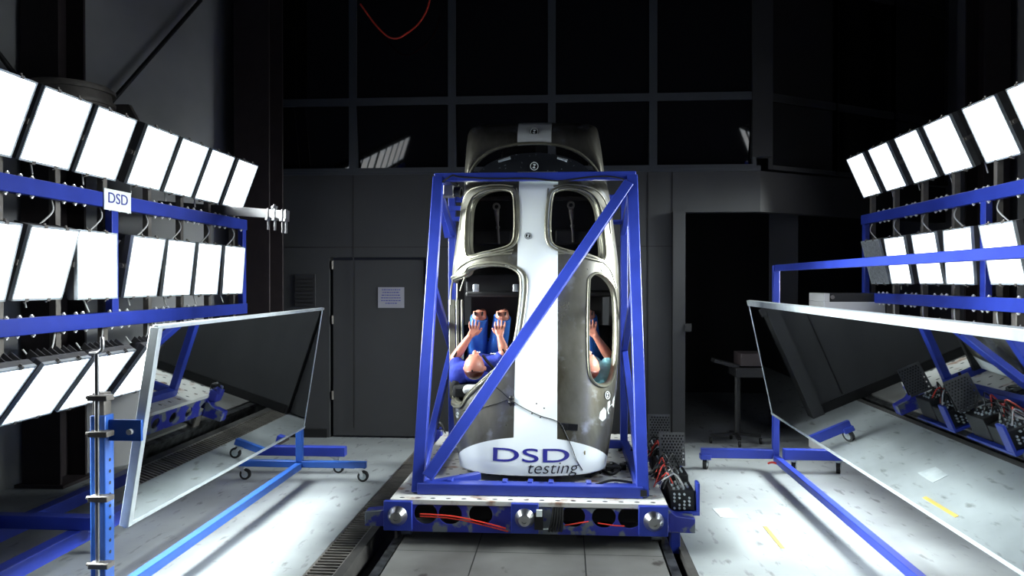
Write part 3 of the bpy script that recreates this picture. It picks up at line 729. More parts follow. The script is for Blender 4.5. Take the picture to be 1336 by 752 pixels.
HOLES = {
 'LL': [(603, 360), (612, 351), (628, 347), (648, 346), (665, 349), (677, 357), (680, 372), (678, 400), (673, 436), (667, 458), (655, 474), (638, 488), (622, 502), (608, 516), (598, 528), (593, 520), (590, 490), (589, 440), (591, 390), (595, 370)],
 'UL': [(611, 332), (609, 305), (611, 276), (617, 260), (630, 251), (648, 247), (662, 248), (669, 254), (671, 275), (671, 298), (669, 313), (662, 321), (646, 326), (628, 330)],
 'UR': [(721, 256), (727, 249), (742, 246), (760, 249), (774, 258), (782, 274), (786, 300), (788, 335), (776, 336), (758, 331), (738, 326), (723, 320), (718, 308), (718, 280)],
 'LR': [(769, 376), (771, 362), (780, 358), (792, 365), (801, 380), (804, 405), (804.5, 440), (803, 470), (799, 492), (793, 501), (782, 502), (773, 495), (769, 478), (768, 430)],
}
HP = {}
for k, pts in HOLES.items():
    ring = []
    for px, py in pts:
        p = onbody(px, py); ring.append(Vector((phi_of(p.x, p.z) * KP, p.z)))
    if k == 'LL':
        for q_, (px, py) in zip(ring, pts):
            if px <= 595: q_.x = -PI / 2 * KP - .06
    HP[k] = catmull(ring, 8, True)
def inside(p, ring):
    c_ = False; n_ = len(ring)
    for i in range(n_):
        a, b = ring[i], ring[i - 1]
        if (a.y > p.y) != (b.y > p.y) and p.x < (b.x - a.x) * (p.y - a.y) / (b.y - a.y) + a.x: c_ = not c_
    return c_
def nearest(p, ring):
    best = None; bd = 9
    n_ = len(ring)
    for i in range(n_):
        a, b = ring[i - 1], ring[i]; ab = b - a; l2 = ab.length_squared
        f = 0 if l2 == 0 else max(0, min(1, (p - a).dot(ab) / l2)); q = a + ab * f; d = (p - q).length
        if d < bd: bd, best = d, q
    return best, bd
NU, NV = 150, 210
body = thing('prototype_car', 'bare steel car body standing on its tail with a white centre stripe', 'car body', (CX, 6.3, .32))
bm = bmesh.new(); G = {}
prm = {}
for i in range(NU + 1):
    for j in range(NV + 1):
        ph = (-1 + 2 * i / NU) * PI / 2; z = ZB + (ZT - ZB) * j / NV
        q = Vector((ph * KP, z))
        for ring in HP.values():
            nq, d = nearest(q, ring) if abs(q.x - ring[0].x) < 1.2 else (None, 9)
            if d < .0068: q = nq; break
        ph2 = max(-PI / 2, min(PI / 2, q.x / KP)); prm[i, j] = q
        G[i, j] = bm.verts.new(body_pt(ph2, q.y))
for i in range(NU):
    for j in range(NV):
        c_ = (prm[i, j] + prm[i + 1, j] + prm[i, j + 1] + prm[i + 1, j + 1]) / 4
        if any(inside(c_, r_) for r_ in HP.values()): continue
        bm.faces.new((G[i, j], G[i + 1, j], G[i + 1, j + 1], G[i, j + 1]))
# sides running back
for sgn, i in ((-1, 0), (1, NU)):
    prev = [G[i, j] for j in range(NV + 1)]
    for k in range(1, 5):
        cur = []
        for j in range(NV + 1):
            p = G[i, j].co.copy(); f = k / 4; p.y = p.y + (6.98 - p.y) * f; p.x -= sgn * .05 * f * f
            cur.append(bm.verts.new(p))
        for j in range(NV):
            if k <= 2 and sgn < 0 and 1.02 < G[i, j].co.z < 1.85: continue      # open left doorway
            v4 = (prev[j], cur[j], cur[j + 1], prev[j + 1])
            bm.faces.new(v4 if sgn > 0 else v4[::-1])
        prev = cur
loose = [v for v in bm.verts if not v.link_faces]; bmesh.ops.delete(bm, geom=loose, context='VERTS')
bmesh.ops.recalc_face_normals(bm, faces=bm.faces)
me = bpy.data.meshes.new('shell'); bm.to_mesh(me); bm.free()
me.materials.append(M['body']); me.materials.append(M['interior']); me.materials.append(M['rim'])
for p in me.polygons: p.use_smooth = True
shell = bpy.data.objects.new('shell', me); COL.objects.link(shell); parent_to(shell, body)
so = shell.modifiers.new('thickness', 'SOLIDIFY'); so.thickness = .012; so.offset = -1; so.material_offset = 1; so.material_offset_rim = 2
# check the normals face outward
if me.polygons[len(me.polygons) // 3].normal.y > 0: me.flip_normals()
# stepped flanges round the openings
def flange(ring, steps, name='window_flange', mat='rim'):
    n_ = len(ring); c_ = sum(ring, Vector((0, 0))) / n_; mb = MB(); L = []
    # orientation
    area = sum(ring[i - 1].x * ring[i].y - ring[i].x * ring[i - 1].y for i in range(n_)); sg_ = 1 if area > 0 else -1
    for ins, dep in steps:
        row = []
        for i in range(n_):
            d = ring[(i + 1) % n_] - ring[i - 1]; nrm = Vector((-d.y, d.x)).normalized() * sg_
            q = ring[i] + nrm * ins; ph = max(-PI / 2, min(PI / 2, q.x / KP)); row.append(mb.bm.verts.new(body_pt(ph, q.y, dep)))
        L.append(row)
    for A, B in zip(L, L[1:]):
        for k in range(n_):
            if ring[k].x < -PI / 2 * KP - .002 and ring[(k + 1) % n_].x < -PI / 2 * KP - .002: continue
            mb.bm.faces.new((A[k], A[(k + 1) % n_], B[(k + 1) % n_], B[k]))
    loose_ = [v_ for v_ in mb.bm.verts if not v_.link_faces]; bmesh.ops.delete(mb.bm, geom=loose_, context='VERTS')
    o_ = mb.build(name, mat, body, angle=50); m_ = o_.modifiers.new('thickness', 'SOLIDIFY'); m_.thickness = .004; m_.offset = 0
    return o_
for k in ('LL', 'UL', 'UR'):
    flange(HP[k], [(-.030, -.004), (-.024, -.010), (-.016, -.010), (-.013, .004), (-.004, .004), (.0, -.003), (.004, .0), (.005, .022), (.011, .024), (.012, .05)])
flange(HP['LR'], [(-.018, -.003), (-.012, -.010), (-.004, -.011), (.003, -.003), (.006, .03)], 'window_seal')
def bead(pts, r_, name, mat='rim'):
    P = [onbody(a_, b_, .003) for a_, b_ in pts]; mb = MB(); mb.tube(P, r_, smooth=6); return mb.build(name, mat, body)
bead([(588, 398), (589, 375), (597, 352), (612, 341), (636, 334), (668, 331)], .009, 'door_frame_bead')
bead([(600, 380), (606, 362)], .006, 'door_frame_bead')
bead([(606, 336), (628, 334), (650, 331), (670, 326)], .008, 'door_frame_bead')
bead([(728, 331), (756, 331), (780, 338), (796, 352), (804, 376)], .008, 'door_frame_bead')
bead([(740, 328), (764, 331), (788, 341), (801, 356)], .006, 'door_frame_bead')
bead([(600, 300), (603, 268), (611, 250), (628, 243), (650, 241), (669, 243)], .008, 'door_frame_bead')
bead([(722, 243), (742, 241), (764, 243), (781, 251), (792, 270), (797, 305)], .008, 'door_frame_bead')
bead([(674, 246), (677, 262), (677, 300), (674, 318)], .006, 'door_frame_bead')
bead([(715, 246), (714, 262), (714, 302), (717, 318)], .006, 'door_frame_bead')
bead([(601, 532), (611, 515), (632, 498), (655, 482), (672, 460)], .006, 'door_frame_bead')
for px, py in ((764, 336), (689, 545), (699, 549), (694, 543)): 
    pass
for px, py in ((700, 527), (710, 533), (694, 540), (705, 545), (765, 338), (752, 336)):
    p = onbody(px, py); mb = MB(); mb.ball(p, (.007, .003, .007), 8); mb.build('rivet', 'steel_dark', body)
# small raised bracket plate above the ellipse at right and wire blob
p = onbody(742, 557, .004); mb = MB(); mb.box(p, (.14, .012, .05), (0, .08, 0)); mb.box(p + Vector((-.03, -.008, 0)), (.05, .006, .05), (0, .08, 0)); mb.build('rub_plate', 'black', body, bevel=.002)
mb = MB(); p = onbody(665, 521, .012)
for k in range(6): mb.ball(p + Vector((random.uniform(-.02, .02), 0, random.uniform(-.03, .03))), random.uniform(.012, .02), 8)
mb.build('wire_knot', 'black', body)
mb = MB(); mb.tube([onbody(a_, b_, .006) for a_, b_ in ((640, 500), (655, 512), (665, 521), (682, 532), (705, 543), (722, 548), (732, 554), (738, 566), (746, 584), (752, 600), (760, 614))], .0035, 6, smooth=6); mb.build('wire', 'black', body)
mb = MB(); mb.tube([onbody(a_, b_, .006) for a_, b_ in ((603, 536), (625, 533), (648, 527), (662, 522))], .003, 6, smooth=6); mb.build('wire', 'black', body)
mb = MB(); mb.box(onbody(763, 591, .004), (.008, .004, .03)); mb.build('wood_chip', 'yellow', body)
# wheel-end bottom closing
mb = MB(); ring = [body_pt((-1 + 2 * k / 60) * PI / 2, ZB, .0) for k in range(61)] + [Vector((CX + .52, 6.98, ZB)), Vector((CX - .52, 6.98, ZB))]
mb.prism(ring, (0, 0, .02)); mb.build('tail_floor', 'interior', body)
mb = MB()
for x, y in ((CX - .35, 6.3), (CX + .35, 6.3), (CX - .3, 6.85), (CX + .3, 6.85), (CX, 6.1)): mb.span((x - .05, y - .05, .321), (x + .05, y + .05, ZB + .004))
mb.build('support_block', 'steel_dark', body)
# floor pan, sides and cabin fittings
mb = MB(); mb.span((CX - .60, 6.99, ZB), (CX + .60, 7.03, 2.85)); mb.build('floor_pan', 'interior', body)
mb = MB(); p = at(608, 384, 6.75); q = at(800, 384, 6.75); mb.bar(p, q, .07, .05); mb.bar(p + Vector((0, .05, .1)), q + Vector((0, .05, .1)), .12, .16); mb.build('dashboard', 'interior', body, bevel=.015)
for px in (621, 673): 
    mb = MB(); p = at(px, 376, 6.62); mb.box(p, (.05, .05, .065)); mb.box(p + Vector((0, -.03, .01)), (.03, .02, .05)); mb.build('dash_bracket', 'alu', body, bevel=.004)
for px, py in ((648, 273), (745, 271)):
    mb = MB(); a = at(px, py, 6.78); b = at(px + 3, py + 45, 6.85); m1 = a.lerp(b, .35)
    mb.cyl(a, m1, .024, .016, 14); mb.cyl(m1, b, .012, .010, 12); mb.ring(a + Vector((-.0, -.028, .02)), a + Vector((0, -.012, .02)), .034, .018, 20); mb.cyl(a.lerp(b, .5), a.lerp(b, .56), .018, seg=12); mb.build('belt_buckle', 'steel_dark', body)
for x0, x1 in ((618, 668), (724, 776)):
    p = at(x0, 262, 6.9); q = at(x1, 256, 6.9); mb = MB(); mb.span((p.x, 6.9, p.z), (q.x, 6.93, q.z)); mb.build('header_panel', 'trench', body, bevel=.003)
    p = at(x0, 300, 6.9); q = at(x1, 320, 6.9); mb = MB(); mb.span((p.x, 6.85, q.z), (q.x, 6.93, p.z)); mb.build('rear_shelf', 'interior', body, bevel=.02)
# left sill strips seen through the doorway
for px, w_ in ((590, .09), (597, .04), (603, .03)):
    a = at(px, 392, 6.75); b = at(px + 1, 520, 6.5); mb = MB(); mb.bar(a, b, .05, w_ * .6, up=(1, 0, 0)); mb.build('door_sill', 'rim', body, bevel=.004)
a = at(802, 390, 6.7); b = at(801, 490, 6.5); mb = MB(); mb.bar(a, b, .04, .015, up=(1, 0, 0)); mb.build('door_sill', 'rim', body, bevel=.004)
# nose hoop
outer = [(606, 300), (606, 262), (607, 230), (608.5, 205), (610, 186), (613, 172), (623, 165.5), (655, 163), (697, 161), (735, 161.5), (766, 163), (777, 167), (781, 180), (785, 205), (788, 230), (793, 262), (797, 300)]
inner = [(612, 300), (612, 262), (613, 230), (620, 215), (633, 202), (648, 194), (668, 189), (681, 187.5), (697, 187), (713, 187.5), (735, 191), (754, 199), (769, 211), (780, 225), (783, 235), (787, 262), (791, 300)]
n_ = 17
OU = catmull([at(a_, b_, 7.06 - .10 * abs(a_ - 697) / 95) for a_, b_ in outer], 5); IN = catmull([at(a_, b_, 6.86) for a_, b_ in inner], 5)
bm = bmesh.new(); rows = []
for k in range(7):
    f = k / 6; rows.append([bm.verts.new(o_.lerp(i_, f) + Vector((0, -.05 * math.sin(f * PI), 0))) for o_, i_ in zip(OU, IN)])
rows.append([bm.verts.new(i_ + Vector((0, .06, 0))) for i_ in IN]); rows.insert(0, [bm.verts.new(o_ + Vector((0, .22, -.02))) for o_ in OU])
for A, B in zip(rows, rows[1:]):
    for k in range(len(A) - 1): bm.faces.new((A[k], A[k + 1], B[k + 1], B[k]))
bmesh.ops.recalc_face_normals(bm, faces=bm.faces)
me = bpy.data.meshes.new('nose_hoop'); bm.to_mesh(me); bm.free(); me.materials.append(M['nose']); smooth_angle(me, 50)
o = bpy.data.objects.new('nose_hoop', me); COL.objects.link(o); parent_to(o, body); m_ = o.modifiers.new('thickness', 'SOLIDIFY'); m_.thickness = .01; m_.offset = 0
mb = MB(); mb.tube([p + Vector((0, -.012, 0)) for p in IN], .012); mb.build('hoop_edge', 'rim', body)
P = catmull([at(a_, b_, 7.0 - .10 * abs(a_ - 697) / 95) for a_, b_ in [(612, 190), (616, 178), (630, 170), (660, 168), (697, 167), (735, 167.5), (768, 170), (777, 176), (780, 190)]], 5)
# dark bulkhead dome under the hoop
bm = bmesh.new(); rows = []
cz = at(697, 232, 6.62).z; cxx = at(697, 228, 6.7).x; NR = 14
for j in range(9):
    f = j / 8 * PI / 2; rows.append([bm.verts.new((cxx - .50 * math.cos(k / 40 * PI) * (math.cos(f * .55)), 6.62 + .36 * math.sin(f) , cz - .02 + .235 * math.sin(k / 40 * PI) * (1 if j == 0 else math.cos(f * .3)))) for k in range(41)])
for A, B in zip(rows, rows[1:]):
    for k in range(40): bm.faces.new((A[k], A[k + 1], B[k + 1], B[k]))
bm.faces.new(rows[0])
me = bpy.data.meshes.new('cowl'); bmesh.ops.recalc_face_normals(bm, faces=bm.faces); bm.to_mesh(me); bm.free()
t = NT('speckled_black_cowl'); t.l(t.mix(t.ramp(t.noise(38, 2), .68, .72), lin((24, 27, 32)), lin((120, 124, 130))), t.b.inputs['Base Color']); t.b.inputs['Roughness'].default_value = .4
me.materials.append(t.m); smooth_angle(me, 40)
o = bpy.data.objects.new('cowl', me); COL.objects.link(o); parent_to(o, body)
for (a_, b_), (c_, d_) in (((650, 211), (666, 206)), ((727, 206), (740, 210))):
    mb = MB(); mb.cyl(at(a_, b_, 6.60), at(c_, d_, 6.60), .009, .013, 10); mb.build('washer_nozzle', 'alu', body)
a = at(674, 232, 6.46); b = at(728, 222, 6.50); mb = MB(); mb.prism([(a.x, 6.50, a.z), (b.x, 6.50, a.z), (b.x, 6.60, b.z), (a.x, 6.60, b.z)], (0, .01, 0)); mb.build('stripe_patch', 'white', body, smooth=False)
# crash target markers
def target(c, nrm, r_=.028):
    nrm = Vector(nrm).normalized(); x = nrm.cross(Vector((0, 0, 1))).normalized(); y = nrm.cross(x)
    mb = MB(); mb.cyl(c, c + nrm * .002, r_ * 1.15, seg=28); o_ = mb.build('target_marker', 'text_black', body)
    mb = MB(); a_ = c + nrm * .0026
    mb.ring(c + nrm * .001, a_, r_, r_ * .84, 28)
    for q0 in (0, PI):
        pts = [a_] + [a_ + (x * math.cos(q0 + k * PI / 16 + .6) + y * math.sin(q0 + k * PI / 16 + .6)) * r_ * .55 for k in range(9)]
        mb.bm.faces.new([mb.bm.verts.new(p_) for p_ in pts])
    mb.build('target_quadrants', 'white', o_, smooth=False)
def bnorm(px, py):
    a, b, c_ = onbody(px, py), onbody(px + 2, py), onbody(px, py - 2); n__ = (b - a).cross(c_ - a); return n__ if n__.y < 0 else -n__
for px, py, r_ in ((689, 308, .026), (788, 352, .028), (792.5, 516, .032), (597, 542, .022)):
    target(onbody(px, py, .002), bnorm(px, py), r_)
target(at(697, 172, 6.895), (0, -1, .25), .036); target(at(746, 180, 6.88), (0, -1, .25), .036); target(at(697, 217, 6.612), (0, -1, .0), .036)
# lettering laid onto the body
def body_text(txt, px0, px1, pyb, pyt, mat, shear=0, bold=0):
    a = onbody(px0, pyb); b = onbody(px1, pyb); c_ = onbody((px0 + px1) / 2, pyb); d = onbody((px0 + px1) / 2, pyt)
    me = text_mesh(txt, b.x - a.x, d.z - c_.z, shear, bold)
    bm = bmesh.new(); bm.from_mesh(me)
    x = .02
    while x < b.x - a.x:
        g = bm.verts[:] + bm.edges[:] + bm.faces[:]; bmesh.ops.bisect_plane(bm, geom=g, plane_co=(x, 0, 0), plane_no=(1, 0, 0)); x += .02
    for v in bm.verts:
        X_, Z_ = a.x + v.co.x, c_.z + v.co.y; v.co = Vector((X_, surf(X_, Z_) - .003 + (-.001 if v.co.z > 0 else .001), Z_))
    bm.to_mesh(me); bm.free(); me.materials.append(M[mat]); me.name = 'lettering'
    o_ = bpy.data.objects.new('lettering', me); COL.objects.link(o_); parent_to(o_, body); return o_
body_text('DSD', 643, 743, 603.5, 585.5, 'text_blue', bold=.004)
body_text('testing', 689, 755, 623, 604, 'text_black', shear=.25, bold=-.010)
# pale sticker on the right flank
def flat_sticker(pts, mat, name):
    mb = MB(); P = [onbody(a_, b_, .004) for a_, b_ in pts]; mb.bm.faces.new([mb.bm.verts.new(p_) for p_ in P]); return mb.build(name, mat, body, smooth=False)
flat_sticker([(788, 532), (791, 536), (790.5, 546), (786, 550), (781.5, 546), (783, 538)], 'white', 'sticker')
for L_ in ([(793, 525), (796, 523), (795.5, 530), (799, 527), (800, 521), (802, 516), (800.5, 532), (794, 541), (792.5, 536)],): flat_sticker(L_, 'white', 'sticker')

# ------------------------------------------------------------------ seats and crash test dummies
def seat(cx):
    mb = MB(); mb.box((cx, 6.62, .93), (.44, .62, .12)); mb.box((cx - .2, 6.62, .98), (.07, .56, .1)); mb.box((cx + .2, 6.62, .98), (.07, .56, .1)); mb.box((cx, 6.945, 1.2), (.44, .08, .52))
    t = mb.build('seat', 'seat', body, bevel=.03)
    mb = MB(); mb.box((cx, 6.26, .965), (.24, .14, .07)); mb.build('headrest', 'white_cable', t, bevel=.03)
seat(-.72); seat(.19)
def remeshed(mb, name, mat, parent, vox=.006, smooth=4):
    bmesh.ops.recalc_face_normals(mb.bm, faces=mb.bm.faces)
    me = bpy.data.meshes.new(name); mb.bm.to_mesh(me); mb.bm.free()
    tmp = bpy.data.objects.new('tmp', me); COL.objects.link(tmp)
    r_ = tmp.modifiers.new('r', 'REMESH'); r_.mode = 'VOXEL'; r_.voxel_size = vox
    s_ = tmp.modifiers.new('s', 'SMOOTH'); s_.iterations = smooth; s_.factor = .5
    bpy.context.view_layer.update()
    m2 = bpy.data.meshes.new_from_object(tmp.evaluated_get(bpy.context.evaluated_depsgraph_get())); bpy.data.objects.remove(tmp)
    m2.materials.clear(); m2.materials.append(M[mat]); m2.name = name
    for p_ in m2.polygons: p_.use_smooth = True
    o_ = bpy.data.objects.new(name, m2); COL.objects.link(o_); parent_to(o_, parent); return o_
def dummy(f, label, shirt, name='crash_test_dummy'):
    """f maps the driver pose to world"""
    V = lambda *a: f(Vector(a))
    H = (-.744, 6.21, 1.155)
    t = thing(name, label, 'dummy', V(-.72, 6.8, 1.0))
    mb = MB()
    mb.ball(V(*H), (.084, .10, .100), 28); mb.ball(V(-.744, 6.27, 1.19), (.066, .085, .07), 20)     # skull, face
    mb.cap(V(-.744, 6.33, 1.20), V(-.744, 6.35, 1.235), .035, .026)                                      # chin
    mb.cap(V(-.744, 6.215, 1.252), V(-.744, 6.255, 1.275), .010, .015, 10)                             # nose
    mb.cap(V(-.775, 6.2, 1.245), V(-.713, 6.2, 1.245), .014, .014, 10)                                 # brow
    mb.cap(V(-.765, 6.30, 1.262), V(-.723, 6.30, 1.262), .008, .008, 8)                                # lips
    for s_ in (-1, 1): mb.ball(V(-.744 + s_ * .084, 6.25, 1.14), (.012, .03, .02), 10)
    mb.cap(V(-.744, 6.28, 1.13), V(-.74, 6.42, 1.11), .055, .06)
    SL, SR = V(-.895, 6.44, 1.08), V(-.585, 6.46, 1.15)
    mb.cap(SL, SR, .075, .07); mb.cap(V(-.74, 6.48, 1.10), V(-.72, 6.72, 1.08), .12, .115); mb.cap(V(-.80, 6.5, 1.08), V(-.77, 6.85, 1.09), .10, .10); mb.cap(V(-.66, 6.5, 1.11), V(-.67, 6.85, 1.09), .10, .10)
    EL, WL, HL = V(-.945, 6.50, 1.20), V(-.812, 6.46, 1.388), V(-.775, 6.475, 1.435)
    ER, WR, HR = V(-.515, 6.44, 1.255), V(-.555, 6.46, 1.385), V(-.557, 6.475, 1.435)
    for sh, el, wr, hd in ((SL, EL, WL, HL), (SR, ER, WR, HR)):
        mb.cap(sh, el, .056, .044); mb.cap(el, el.lerp(wr, .35), .043, .041); mb.cap(el.lerp(wr, .35), wr, .041, .026)
        d = (hd - wr).normalized(); sx = V(1, 0, 0) - V(0, 0, 0); sx = (sx - d * sx.dot(d)).normalized()
        for q in (-.024, -.008, .008, .024): mb.cap(wr + d * .012 + sx * q * .5, hd + d * .012 + sx * q * 1.15, .018, .014, 12)
    fing = {'L': (HL, [(-.038, .060), (-.013, .074), (.013, .072), (.037, .060)], (.055, -.004)), 'R': (HR, [(-.037, .060), (-.013, .072), (.013, .074), (.038, .060)], (-.058, .004))}
    for key, (hd, fs, th) in fing.items():
        for q, ln in fs:
            a = hd + V(q * .8, 0, .012) - V(0, 0, 0); k1 = hd + (V(q * 1.05, -.008, .012 + ln * .45) - V(0, 0, 0)); k2 = hd + (V(q * 1.1, .008, .012 + ln * .8) - V(0, 0, 0)); e_ = hd + (V(q * 1.1, .024, .012 + ln) - V(0, 0, 0))
            mb.cap(a, k1, .0105, .0098, 10); mb.cap(k1, k2, .0098, .009, 10); mb.cap(k2, e_, .009, .0078, 10)
        s_ = 1 if th[0] > 0 else -1
        a = hd + (V(s_ * .022, 0, -.028) - V(0, 0, 0)); b = hd + (V(s_ * .050, .004, -.004) - V(0, 0, 0)); c_ = hd + (V(s_ * .062, .014, .018) - V(0, 0, 0))
        mb.cap(a, b, .0135, .0115, 10); mb.cap(b, c_, .0115, .009, 10)
    K = [V(-.752, 6.655, 1.545), V(-.55, 6.655, 1.545)]; HPs = [V(-.80, 6.88, 1.13), V(-.63, 6.88, 1.13)]
    mb.cap(HPs[0], HPs[1], .10, .10)
    for k_, h_ in zip(K, HPs):
        mb.cap(h_, k_, .080, .062); mb.cyl(k_ + Vector((-.0, 0, -.01)), k_ + Vector((0, -.0, .050)), .062, .052, 20)
        an = k_ + Vector((0, .27, -.02)); mb.cap(k_, an, .052, .036); mb.cap(an, an + Vector((0, .02, .05)), .036, .03)
    remeshed(mb, 'body', 'skin', t, .004, 3)
    # skull cap at the back of the head
    mb = MB(); mb.ball(V(*H), (.0875, .1035, .1035), 32)
    bmesh.ops.bisect_plane(mb.bm, geom=mb.bm.verts[:] + mb.bm.edges[:] + mb.bm.faces[:], plane_co=V(-.744, 6.2, 1.12), plane_no=(0, .12, 1), clear_outer=True)
    o_ = mb.build('skull_cap', 'skin_dark', t); m_ = o_.modifiers.new('th', 'SOLIDIFY'); m_.thickness = .004
    mb = MB(); p = V(-.748, 6.108, 1.135); mb.cyl(p, p + Vector((0, .012, 0)), .008, seg=12); mb.build('sensor_hole', 'black', t)
    # shirt with short sleeves
    mb = MB()
    mb.cap(SL, SR, .092, .085); mb.cap(V(-.74, 6.49, 1.105), V(-.72, 6.74, 1.085), .135, .13); mb.cap(V(-.80, 6.5, 1.08), V(-.77, 6.85, 1.09), .115, .115); mb.cap(V(-.66, 6.5, 1.11), V(-.67, 6.85, 1.09), .115, .115)
    mb.cap(SL, SL.lerp(EL, .62), .078, .062); mb.cap(SR, SR.lerp(ER, .55), .075, .060); mb.ball(SL + Vector((-.005, -.02, -.03)), (.085, .075, .075), 20)
    mb.cap(V(-.80, 6.40, 1.07), V(-.69, 6.40, 1.07), .06, .055)
    remeshed(mb, 'shirt', shirt, t, .008, 3)
    mb = MB(); mb.cap(HPs[0], HPs[1], .112, .112)
    for k_, h_ in zip(K, HPs): mb.cyl(h_, h_.lerp(k_, 1.0), .094, .076, 28); mb.ball(h_, .094, 20)
    remeshed(mb, 'shorts', 'shorts', t, .007, 2)
    # dark joint slots at knees and elbow
    for k_ in K:
        for s_ in (-1, 1): mb = MB(); mb.box(k_ + Vector((s_ * .032, -.052, .03)), (.010, .03, .034), (0, s_ * .2, 0)); mb.build('joint_slot', 'black', t)
    mb = MB(); mb.box(EL + Vector((.015, -.040, .035)), (.014, .02, .06), (0, .55, 0)); mb.build('joint_slot', 'black', t)
    mb = MB(); mb.box(ER + Vector((0, -.038, .01)), (.012, .02, .05), (0, -.5, 0)); mb.build('joint_slot', 'black', t)
    # collar sensors and belt
    mb = MB(); a = V(-.64, 6.385, 1.20); b = V(-.55, 6.42, 1.10)
    mb.tube([V(-.69, 6.37, 1.235), V(-.655, 6.355, 1.19), V(-.60, 6.365, 1.13), V(-.55, 6.41, 1.07)], .012, 8, smooth=5); mb.build('seat_belt', 'belt', t)
    mb = MB()
    for k in range(7): mb.ball(V(-.77 + k * .018 if k < 4 else -.62 + (k - 4) * .016, 6.37, 1.262 - (.0 if k < 4 else .012)), .0065, 8)
    mb.build('sensor_plugs', 'white', t)
    return t
dummy(lambda v: v.copy(), 'crash test dummy in dark blue shirt reclining in the open left doorway', 'shirt')
def fpass(v): return Vector((.188 - (v.x + .744) * .93, v.y, v.z + .005))
dummy(fpass, 'crash test dummy in light blue shirt seen through the right window of the car body', 'shirt_light')

# ------------------------------------------------------------------ electronics on the right of the sled
def edge_box(y0, label, mirror_only=False):
    x0, x1 = .745, .93
    t = thing('measuring_box', label, 'electronics box', (.84, y0, .2))
    mb = MB(); mb.span((x0 - .04, y0 - .02, .19), (x1 + .02, y0 + .62, .215)); mb.prism([(x1 + .0, y0 - .02, .215), (x1 + .02, y0 - .02, .215), (x1 + .02, y0 - .02, .42), (x1 + .0, y0 - .02, .42)], (0, .10, 0)); mb.build('tray', 'blue', t, bevel=.003)
    mb = MB(); mb.span((x0, y0 + .01, .216), (x1 - .01, y0 + .28, .36)); mb.build('data_logger', 'black', t, bevel=.006)
    mb = MB(); mb.span((x0, y0 + .3, .216), (x1 - .01, y0 + .56, .40)); mb.build('amplifier', 'black', t, bevel=.006)
    hs = [circ(-.075 + c_ * .025 + (r_ % 2) * .0125, .03 + r_ * .0225, .0085, 6) for r_ in range(10) for c_ in range(7)]
    Mg = Matrix.Translation((x1 - .09, y0 + .58, .40)) @ Matrix.Rotation(math.radians(78), 4, 'X')
    plate('perforated_panel', 'housing', rect(-.10, 0, .10, .26), hs, .004, Mg, t)
    mb = MB(); mb.span((x0, y0 + .66, .40), (x1, y0 + .67, .64)); mb.build('panel_back', 'black', t)
    mb = MB(); mb.cyl((0, 0, 0), (0, 0, .014), .008, seg=10); cn = mb.build('connector', 'alu', t); fst = True
    for r_ in range(5):
        for c_ in range(4):
            for loc, rt in (((x0 + .03 + c_ * .035, y0 + .009, .235 + r_ * .025), (PI / 2, 0, 0)), ((x0 + .03 + c_ * .035, y0 + .04 + r_ * .045, .360), (0, 0, 0)), ((x0 + .03 + c_ * .035, y0 + .33 + r_ * .045, .400), (0, 0, 0))):
                if (r_ + c_ * 3) % 4 == 1: continue
                o_ = cn if fst else cn.copy()
                if not fst: COL.objects.link(o_); o_.parent = t; o_.matrix_parent_inverse = cn.matrix_parent_inverse.copy()
                fst = False; o_.location = loc; o_.rotation_euler = rt
    for k in range(14):
        a = Vector((x0 + random.uniform(.02, .15), y0 + random.uniform(.03, .5), .37)); b = Vector((x0 - random.uniform(.02, .1), y0 + random.uniform(.1, .6), .34)); m_ = (a + b) / 2 + Vector((0, random.uniform(-.05, .05), random.uniform(.06, .16)))
        mb = MB(); mb.tube([a, a.lerp(m_, .6) + Vector((0, 0, .04)), m_, b], .0055, 6, smooth=5); mb.build('lead', ['black', 'black', 'red_cable', 'black', 'white_cable'][k % 5], t)
    return t
edge_box(5.52, 'black data logger box with perforated panel and red wires beside the sled deck')
edge_box(6.35, 'black amplifier box on a blue tray behind the front data logger')
cable([Vector(v) for v in ((.60, 6.0, .34), (.66, 5.9, .40), (.72, 5.95, .44), (.78, 6.1, .42))], .012, 'thick black cable arching from the deck to the measuring box')
cable([Vector(v) for v in ((.55, 6.7, .34), (.62, 6.6, .5), (.66, 6.5, .56), (.70, 6.4, .45))], .012, 'black cable loop rising behind the right raker foot')
# clutter left of sled rear
t = thing('air_valve', 'small blue and black valve block on the far left deck corner', 'valve', (-1.27, 7.6, .25))
mb = MB(); mb.box((-1.27, 7.6, .32), (.09, .16, .12)); mb.cyl((-1.31, 7.55, .35), (-1.31, 7.55, .44), .03); mb.build('valve_body', 'sled_blue', t, bevel=.01)
mb = MB()
for k in range(5): mb.tube([(-1.27, 7.55 + k * .02, .38), (-1.33 + k * .01, 7.53, .42 + k * .01), (-1.24, 7.5 + k * .02, .44), (-1.2, 7.6, .33)], .006, 6, smooth=4)
mb.build('hose_ends', 'black', t)

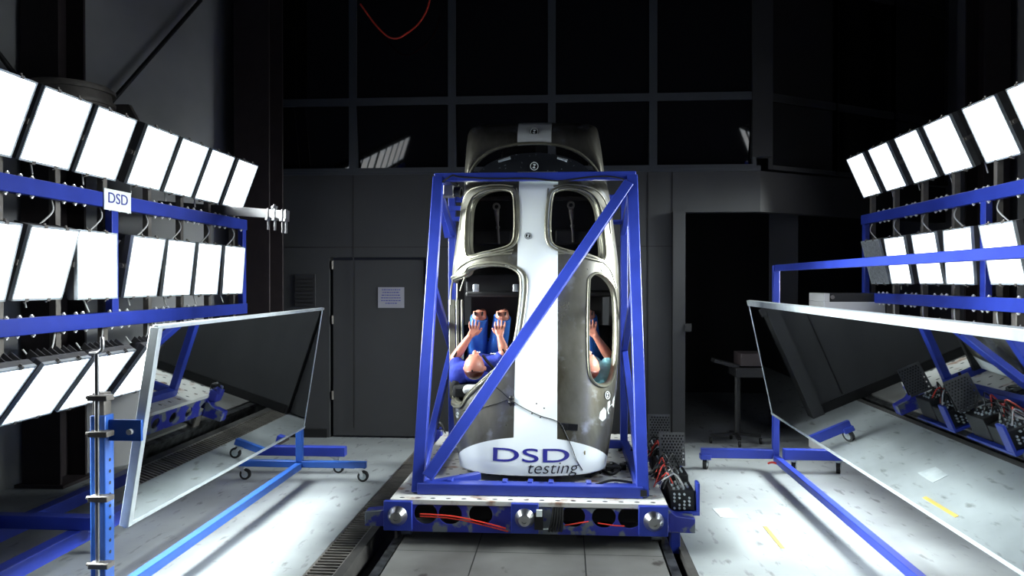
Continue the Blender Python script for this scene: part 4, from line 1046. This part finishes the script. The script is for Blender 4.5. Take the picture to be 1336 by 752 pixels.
# ------------------------------------------------------------------ background equipment
p = at(960, 480, 8.9)
t = thing('equipment_cart', 'dark pedestal cart with stacked equipment in the dark doorway', 'cart', (p.x, p.y, 0))
mb = MB(); mb.cyl((p.x + .02, 8.9, .1), (p.x + .02, 8.9, at(960, 490, 8.9).z), .035); mb.build('pedestal', 'black', t)
a = at(932, 490, 8.9); b = at(994, 478, 8.9); mb = MB(); mb.span((a.x + .2, 8.7, a.z), (b.x, 9.15, b.z)); mb.build('tray', 'black', t, bevel=.005)
a = at(962, 476, 8.9); b = at(992, 460, 8.9); mb = MB(); mb.span((a.x, 8.72, a.z), (b.x, 9.1, b.z)); mb.build('instrument', 'column', t, bevel=.005)
a = at(930, 470, 8.85); b = at(962, 478, 8.85); mb = MB(); mb.bar(a, b, .2, .04); mb.build('side_arm', 'black', t)
for dx, dy in ((-.28, 0), (.28, 0), (0, .25), (0, -.2)):
    mb = MB(); mb.bar((p.x, 8.9, .12), (p.x + dx, 8.9 + dy, .09), .04, .03); mb.cyl((p.x + dx - .012, 8.9 + dy, .035), (p.x + dx + .012, 8.9 + dy, .035), .035); mb.build('wheeled_foot', 'black', t)
a = at(1075, 410, 8.3); b = at(1117, 383, 8.3)
t = thing('cabinet', 'pale grey metal cabinet behind the right mirror', 'cabinet', ((a.x + b.x) / 2, 8.5, 0))
mb = MB(); mb.span((a.x, 8.3, 0), (b.x + .3, 8.8, b.z - .09)); mb.span((a.x, 8.3, b.z - .09), (a.x + .06, 8.8, b.z)); mb.build('carcass', 'cabinet', t, bevel=.005)
mb = MB(); mb.span((a.x + .062, 8.31, b.z - .09), (b.x + .3, 8.8, b.z)); mb.build('control_strip', 'wall_dark', t, bevel=.003)
mb = MB(); c = at(1086, 388, 8.3); mb.cyl((c.x, 8.31, c.z), (c.x, 8.285, c.z), .02); mb.build('knob', 'steel_dark', t)
cable([at(a_, b_, 8.6) for a_, b_ in ((470, 5), (488, 30), (505, 47), (518, 50), (530, 44), (545, 32), (556, 15), (562, -5))], .010, 'thin cable with red lead hanging high before the dark windows', 'red_cable', 'hanging_cable')
# handle on jamb
p = at(898, 428, 8.85); mb = MB(); mb.box((p.x, 8.86, p.z), (.07, .05, .09)); tag(mb.build('door_latch', 'wall_dark', bevel=.005), 'small grey latch box on the edge of the dark doorway', 'latch')
bpy.context.view_layer.update()
